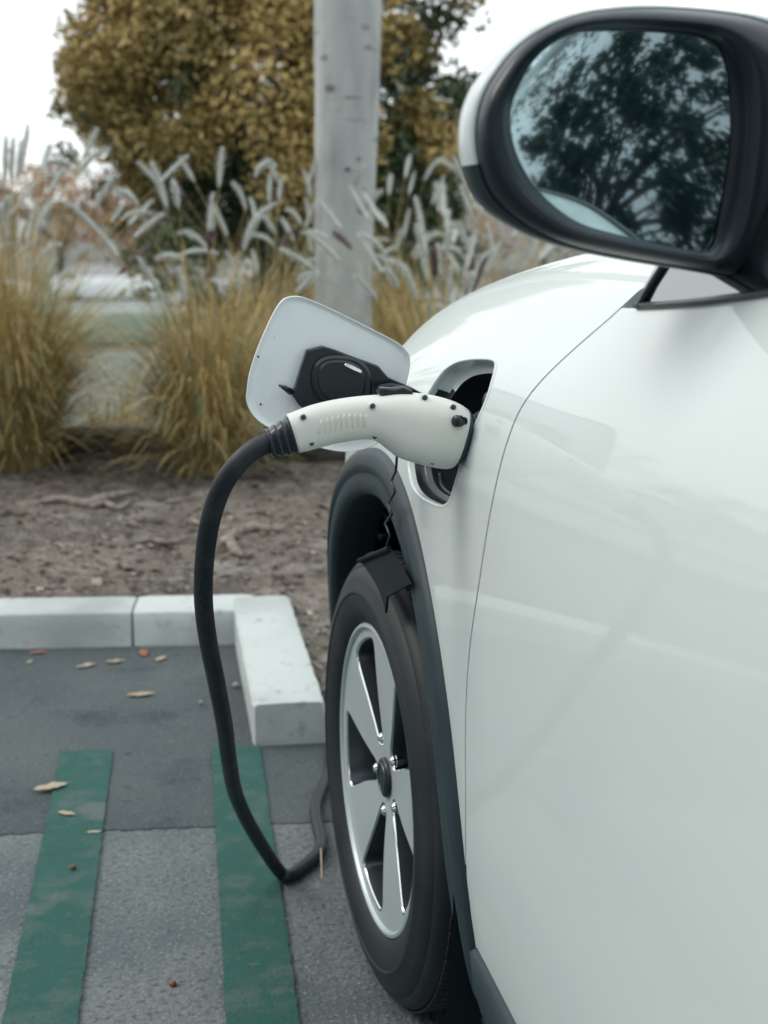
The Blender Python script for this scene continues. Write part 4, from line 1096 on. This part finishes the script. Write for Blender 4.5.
def limbs(name, base, C, r0, material, parent, k=14, h=None):
    mb = MB(); base = np.array(base); top = base + np.array([0, 0, h or 1.]); tube(mb, smooth_path([base, base * .5 + top * .5 + np.array([.03, .02, 0]), top], 5), [r0 * (1 - .35 * i / 10) for i in range(11)], 12)
    sel = C[RNG.integers(0, len(C), k)]
    for c in sel:
        mid = (top + c[:3]) / 2 + RNG.normal(size=3) * .1; P = smooth_path([top - np.array([0, 0, .1]), mid, c[:3]], 5); tube(mb, P, [r0 * .5 * (1 - .85 * i / (len(P) - 1)) for i in range(len(P))], 7)
    return mb.build(name, material, parent)
# golden bush behind the grasses
BY = 13.5
bush = empty('golden_bush', (1.45, BY, gz(0, BY))); tag(bush, 'big golden brown leafy bush behind the grey tree trunk', 'bush')
bush_c = (1.62, BY, 2.0)
def loc(o, root): o.matrix_parent_inverse = Matrix.Translation(-Vector(root.location))
o, Cg = crown('golden_foliage', bush_c, (1.85, 1.4, 2.35), 190, .36, 60000, .042, M_gold, bush, .66, 1.2, cut=lambda c: c[1] < BY + .5 and not (c[0] > 2.3 and random.random() < .4)); loc(o, bush)  # no gold low down: green leaves there also stand in for shade
o, Cd = crown('green_foliage', (1.85, BY + .25, 1.85), (1.75, 1.3, 2.3), 240, .32, 40000, .048, M_leafg, bush, .30, -.2); loc(o, bush)
# loose sprays at the edges
o, Ce = crown('leaf_spray', (1.62, BY, 1.95), (2.0, 1.2, 2.5), 80, .13, 2200, .048, M_leafg, bush, .93, .9); loc(o, bush)
o = limbs('trunk', (1.5, BY, gz(0, BY)), Cd, .14, M_bark_d, bush, 26, .7); loc(o, bush)

# the smooth grey trunk
TY = 7.3
tr = empty('tree', tuple(onZ(343, 400, 0)[:2] * 0 + np.array([(343 - 100) / 1512 * TY, TY])) + (0,)); tag(tr, 'tree with a smooth pale grey trunk standing among the plumed grasses', 'tree')
mb = MB(); P = []; Rr = []
for y, xl, xr in ((440, 312, 376), (400, 312, 375), (330, 314, 371), (305, 314.5, 370.5), (250, 315, 372), (200, 315.5, 374), (150, 315, 376), (100, 315, 378.5), (50, 315, 380.5), (0, 315, 382.5), (-60, 314, 384), (-160, 312, 387), (-300, 305, 388), (-480, 300, 380)):
    a = onY(xl, y, TY); b = onY(xr, y, TY); P.append((a + b) / 2); Rr.append(np.linalg.norm(b - a) / 2)
P = smooth_path(P, 5); Rr = np.interp(np.linspace(0, len(Rr) - 1, len(P)), range(len(Rr)), Rr)
rings = []
for i, (p, r) in enumerate(zip(P, Rr)):
    rings.append([p + r * (1 + .018 * math.sin(3 * a + i * .12) + .012 * math.sin(7 * a - i * .3) + random.uniform(-.004, .004)) * np.array([math.cos(a), math.sin(a), 0]) for a in np.linspace(0, 2 * math.pi, 32, endpoint=False)])
loft(mb, rings, True, True, True); tz = mb.build('trunk', M_bark, tr); loc(tz, tr)
top = P[-1]
mb = MB(); tipc = []
for k in range(9):
    a = k * 2.4 + .4; e = top + np.array([math.cos(a) * random.uniform(1, 2.2), math.sin(a) * random.uniform(1, 2.2), random.uniform(.7, 2.2)]); Pp = smooth_path([top - np.array([0, 0, .15]), (top + e) / 2 + np.array([0, 0, -.15]), e], 6)
    tube(mb, Pp, [.09 * (1 - .8 * i / (len(Pp) - 1)) for i in range(len(Pp))], 9); tipc.append(e)
o = mb.build('branch', M_bark, tr); loc(o, tr)
C = np.array([[*(e + RNG.normal(size=3) * .5), .4] for e in tipc for _ in range(7)]); V, idx = leaf_cards(C, 9000, .05); o = fast_mesh('crown', V, 4, M_leafg, RNG.random(9000), tr); loc(o, tr)
# knots on the trunk
mb = MB()
for (x, y, r) in ((326, 88, .020), (372, 137, .016), (358, 206, .024), (363, 52, .014), (360, 32, .016), (343, 174, .012), (359, 192, .010), (321, 60, .018), (354, 165, .010)):
    c = onY(x, y, TY); ang_ = math.asin(max(-.95, min(.95, (c[0] - P[0][0]) / .155))); 
    i = int(np.argmin([abs(q[2] - c[2]) for q in P])); ctr = P[i]; rr_ = Rr[i]; dx = max(-.95, min(.95, (c[0] - ctr[0]) / rr_)); pos = ctr + rr_ * np.array([dx, -math.sqrt(1 - dx * dx), 0]); nn = np.array([dx, -math.sqrt(1 - dx * dx), 0])
    tube(mb, [pos + r * (math.cos(a) * np.array([-nn[1], nn[0], 0]) + .6 * math.sin(a) * np.array([0, 0, 1.])) for a in np.linspace(0, 2 * math.pi, 13)], .0028, 5, cap=False)
    pass
o = mb.build('knot', M_wood, tr); loc(o, tr)

# fountain grasses
plume_src = []
def blade_strip(P, w0, rv, side):
    n = len(P); V = []; 
    for i, p in enumerate(P):
        t = i / (n - 1); w_ = w0 * (1 - t) ** .6 * .5 + .0004; V += [p - side * w_, p + side * w_]
    return V
def clump(cx, cy, z0, H, R, nb, plumes, label, base_r=.10, seed=0, purple=0, lean=(0, 0), plume_h=None, hlo=.66):
    rs_ = np.random.default_rng(seed); root = empty('fountain_grass', (cx, cy, z0)); tag(root, label, 'ornamental grass', 'fountain grass clumps along the planting bed')
    V = []; Fc = []; Rv = []
    for i in range(nb):
        a = rs_.uniform(0, 2 * math.pi); r0 = base_r * math.sqrt(rs_.random()); b = np.array([r0 * math.cos(a), r0 * math.sin(a), -.01]); a2 = a + rs_.normal() * .7
        reach = R * rs_.random() ** .75 * 1.05; h = H * rs_.uniform(.5, 1.0) * (1 - .25 * (reach / R) ** 2); short = rs_.random() < .22; wild = rs_.random() < .07
        if short: h *= .45; reach *= .9
        if wild: reach = R * rs_.uniform(1.0, 1.5); h *= .8
        d = np.array([math.cos(a2), math.sin(a2), 0]) + np.array([lean[0], lean[1], 0]) * .3; side = np.cross(d, [0, 0, 1.]); side = side / np.linalg.norm(side) * .9 + rs_.normal(size=3) * .2
        n = 7; P = []
        droop = rs_.uniform(.3, 1.9)
        for k in range(n):
            t = k / (n - 1); P.append(b + d * reach * (t ** 1.7) + np.array([0, 0, h * (t - droop * .38 * t ** 3.2)]) + rs_.normal(size=3) * .0025)
        vs_ = blade_strip(P, rs_.uniform(.0035, .0065), 0, side); b0 = len(V); V += vs_; Fc += [(b0 + 2 * k, b0 + 2 * k + 1, b0 + 2 * k + 3, b0 + 2 * k + 2) for k in range(n - 1)]
        rv = min(1, max(0, rs_.normal(.5, .2))) * .93 if rs_.random() > .09 else .99
        Rv += [rv] * len(vs_)
    mb = MB(); mb.add(V, Fc); mb.r = Rv; mb.keep = True; mb.build('blades', M_blade, root)
    for i in range(plumes):
        a = rs_.uniform(0, 2 * math.pi); hh = (plume_h or H) * rs_.uniform(hlo, 1.16); reach = R * rs_.uniform(.15, 1.15); d = np.array([math.cos(a), math.sin(a) * .8, 0])
        arch = rs_.random() < .4
        tip = d * reach + np.array([0, 0, hh]); Lp = rs_.uniform(.11, .18)
        st = smooth_path([np.array([0, 0, 0.]), d * reach * .35 + np.array([0, 0, hh * .62]), tip], 5)
        ddir = (st[-1] - st[-2]); ddir /= np.linalg.norm(ddir)
        bend = rs_.uniform(.5, 1.3) if arch else rs_.uniform(0, .25)
        Q = [tip]; cur = ddir
        hd_ = d if np.linalg.norm(d) else np.array([1, 0, 0])
        for k in range(9):
            cur = cur + (hd_ * .5 + np.array([0, 0, -1.])) * bend * .12; cur /= np.linalg.norm(cur); Q.append(Q[-1] + cur * Lp / 9)
        mb = MB(); mb.keep = True
        pr = [.0080, .0115, .0130, .0136, .0134, .0128, .0116, .0096, .0068, .0028]; wid = rs_.uniform(.8, 1.1)
        tube(mb, Q, [q * .62 * wid for q in pr], 7, rnd=.5)
        for k in range(430):
            t = rs_.random() * 8.9; k0 = int(t); p = Q[k0] + (Q[k0 + 1] - Q[k0]) * (t - k0); ax_ = Q[k0 + 1] - Q[k0]; ax_ /= np.linalg.norm(ax_)
            v = rs_.normal(size=3); v -= ax_ * (v @ ax_); v /= np.linalg.norm(v); r_ = pr[k0] * wid * rs_.uniform(1.2, 2.3); e_ = p + v * r_ + ax_ * r_ * 1.1; s_ = np.cross(v, ax_) * .0012
            mb.add([p - s_, p + s_, e_], [(0, 1, 2)], rnd=float(rs_.random()))
        o = mb.build('plume', M_plume_p if i < purple else M_plume, root)
        mb = MB(); mb.keep = True; tube(mb, st, .0013, 4, cap=False, rnd=.3 + .5 * rs_.random()); mb.build('stalk', M_blade, o)
    return root
def gp(px, py, Y): 
    return ((px - 100) / 1512 * Y, Y)
clump(*gp(2, 0, 5.95), .06, 1.45, .62, 3000, 36, 'dense tan grass clump at the left edge of the bed', .15, 1, 1, plume_h=1.04)
clump(*gp(200, 0, 5.60), .06, 1.18, .46, 2400, 14, 'upright tan grass clump behind the open charge flap', .11, 2, 1, plume_h=.98)
clump(*gp(-70, 0, 6.4), .0, 1.35, .50, 1200, 26, 'grass clump cut off by the left edge, behind the dense one', .13, 3, 1, plume_h=1.12)
clump(*gp(28, 0, 7.4), -.0, 1.05, .38, 700, 12, 'thin grass clump seen just right of the dense left clump', .12, 4, 0, plume_h=1.08)
clump(*gp(110, 0, 6.9), .0, .55, .34, 240, 4, 'sparse short grass tuft in the gap between the two front clumps', .16, 11, 0, plume_h=.6)
clump(*gp(262, 0, 7.4), -.0, 1.25, .55, 1300, 26, 'plumed grass clump just left of the grey trunk', .13, 5, 2, plume_h=1.05)
clump(*gp(450, 0, 6.0), .0, 1.15, .52, 1500, 44, 'plumed grass clump above the car wing, right of the trunk', .15, 6, 4, plume_h=.95)
clump(*gp(520, 0, 6.8), .0, 1.25, .52, 1200, 34, 'plumed grass clump under the wing mirror', .13, 7, 1, plume_h=1.03)
clump(*gp(385, 0, 8.0), -.0, 1.3, .45, 1200, 14, 'plumed grass clump directly behind the grey trunk', .13, 8, 1, plume_h=1.08)
clump(*gp(640, 0, 6.6), .0, 1.1, .40, 600, 6, 'grass clump hidden by the car and mirror at the right', .13, 9, 0)
clump(*gp(320, 0, 9.0), -.0, 1.15, .42, 800, 14, 'furthest grass clump, with plumes against the dark of the bush', .13, 10, 0, plume_h=1.15)

# distant cars
def far_car(name, x, y, rz, m_, lab, suv=False):
    r = empty(name, (x, y, gz(x, y) + .01), rz); tag(r, lab, 'car', 'cars parked on the lower car park')
    L, W_, H = 4.4, 1.75, 1.45
    side = [(-2.2, .35), (-2.18, .75), (-1.9, .92), (-1.2, .98), (.9, .95), (1.9, .82), (2.15, .68), (2.2, .35)]
    mb = MB(); rs = []
    for yy, sc in ((-.88, .97), (-.86, 1.), (.86, 1.), (.88, .97)): rs.append([np.array([p[0] * sc, yy, p[1] * (1 if abs(yy) < .87 else .985)]) for p in side + [(2.1, .28), (-2.1, .28)]])
    loft(mb, rs, True, True, True); mb.build('body', m_, r, auto=40)
    top = [(-1.95, .93), (-1.35, 1.38), (-.6, 1.46), (.15, 1.42), (1.05, .95)]
    mb = MB(); rs = []
    for yy, sc in ((-.80, 0.), (-.66, 1), (.66, 1), (.80, 0.)): rs.append([np.array([p[0], yy, .93 + (p[1] - .93) * (1 if sc else .0)]) for p in top])
    rs = []
    for u in (0, .5, .93, 1): rs.append([np.array([p[0] * (1 - .0), (-.82 + .16 * u), .93 + (p[1] - .93) * u]) for p in top])
    rs += [[np.array([p[0], -p[1], p[2]]) for p in r_] for r_ in rs[::-1]]
    loft(mb, rs, False); mb.build('cabin', M_glass, r)
    mb = MB(); rs = [[np.array([p[0], yy, p[2] if False else p[1] + .012]) for p in [(-1.3, 1.39), (-.6, 1.47), (.12, 1.43)]] for yy in (-.68, 0, .68)]
    loft(mb, rs, False); mb.build('roof', m_, r)
    for sx in (-1.35, 1.38):
        for sy in (-.86, .70):
            mb = MB(); cyl(mb, (sx, sy, .31), (0, 1, 0), .31, .18, 24, .02); wv = mb.build('wheel', M_rub, r)
            mb = MB(); cyl(mb, (sx, sy - .012 if sy < 0 else sy + .18, .31), (0, 1, 0), .2, .013, 20); mb.build('rim', M_alu, wv)
    return r
far_car('distant_car', .15, 61, 0, M_carw, 'white car far behind, seen in the gap between the two front grass clumps')
far_car('distant_car', -4.6, 58, 0, M_carw, 'white car far behind the left grass clump')
far_car('distant_car', 6.2, 58, 0, M_carg, 'silver car far behind, left of the grey trunk')
# far shrubs and trees
def far_tree(name, x, y, w_, h, m_, lab, cat='tree', n=5000, ls=.14, lowz=.25):
    z = gz(x, y); r = empty(name, (x, y, z)); tag(r, lab, cat, 'trees and shrubs beyond the car park' if 'behind the camera' not in lab else None)
    o, C = crown('foliage', (x, y, z + h * .58), (w_ / 2, w_ / 2.4, h * .45), 90, w_ * .09, n, ls, m_, r, .5); loc(o, r)
    o = limbs('trunk', (x, y, z), C, .03 * h, M_bark_d, r, 10, h * .35); loc(o, r); return r
far_tree('distant_shrub', -2.0, 74, 9, 5.6, M_leafo, 'orange tinted shrub far behind at the left edge', 'shrub')
far_tree('distant_tree', 5.5, 78, 11, 6.4, M_leafo, 'orange brown tree far behind, left of the golden bush', 'tree')
far_tree('distant_tree', -12, 88, 14, 7.5, M_leafg, 'dark green far tree beyond the left edge')
far_tree('distant_tree', 14, 82, 13, 8.0, M_leafg, 'dark green far tree hidden behind the golden bush')
far_tree('distant_tree', 1.5, 96, 12, 7.0, M_leafg, 'low green far tree filling the gap at the left')
far_tree('distant_shrub', 24, 80, 14, 7.0, M_leafo, 'orange far shrub right of the trunk', 'shrub')
far_tree('distant_tree', 36, 84, 16, 8.5, M_leafg, 'large green far tree behind the car hood')
far_tree('distant_tree', -26, 80, 16, 9, M_leafg, 'green far tree well outside the left edge')
for k, (x, y, w_, h) in enumerate(((52, 92, 18, 9), (74, 100, 20, 10), (98, 90, 18, 8), (-44, 92, 18, 9), (-66, 100, 22, 10), (-90, 84, 18, 8))):
    far_tree('distant_tree', x, y, w_, h, M_leafg, ('tall green far tree %s of the scene, %s' % ('right' if x > 0 else 'left', ('nearest the middle', 'second from the middle', 'furthest out')[k % 3])), n=3500, ls=.24)
# trees to the left of and behind the parked car, seen in its paint and mirror
for (x, y, w_, h, lab, n, ls) in ((-6.5, -3.0, 5.6, 5.4, 'dark green tree left of the parked car, seen in its mirror', 9500, .10), (-6.5, -7.5, 6, 5.4, 'tall dark tree behind on the left, seen in the mirror', 8000, .12), (-8.5, 1.0, 5.0, 5.6, 'round tree across the driving lane', 8000, .12), (-2.5, -9.5, 6, 6.6, 'wide dark tree behind the parked car', 7000, .13), (-12, 6, 6, 5, 'broad tree beyond the lane on the left', 6000, .1), (-10, 13, 6, 4.2, 'small tree at the far end of the lane', 6000, .09), (-4, -14, 7, 6.5, 'tree at the back end of the car park', 6000, .1), (3.5, -16, 8, 7, 'tree far behind the car', 5000, .12)):
    z = 0; r = empty('lane_tree', (x, y, 0)); tag(r, lab, 'tree', 'trees along the driving lane')
    o, C = crown('crown', (x, y, h * .6), (w_ / 2, w_ / 2, h * .42), 130, w_ * .075, n, ls, M_leafd, r, .5); loc(o, r)
    o = limbs('trunk', (x, y, 0), C, .022 * h, M_bark_d, r, 12, h * .3); loc(o, r)
print('objects', len(bpy.data.objects))
for o in bpy.data.objects:
    if o.type == 'MESH' and o.parent == gun: pass
# silhouette report
for X_ in (420, 450, 500, 540, 575):
    best = 9999
    for y in np.linspace(1.25, 2.6, 60):
        for s in np.linspace(7, 13, 50):
            q = proj(S(y, s))
            if abs(q[0] - X_) < 4: best = min(best, q[1])
    print('sil', X_, round(float(best), 1))
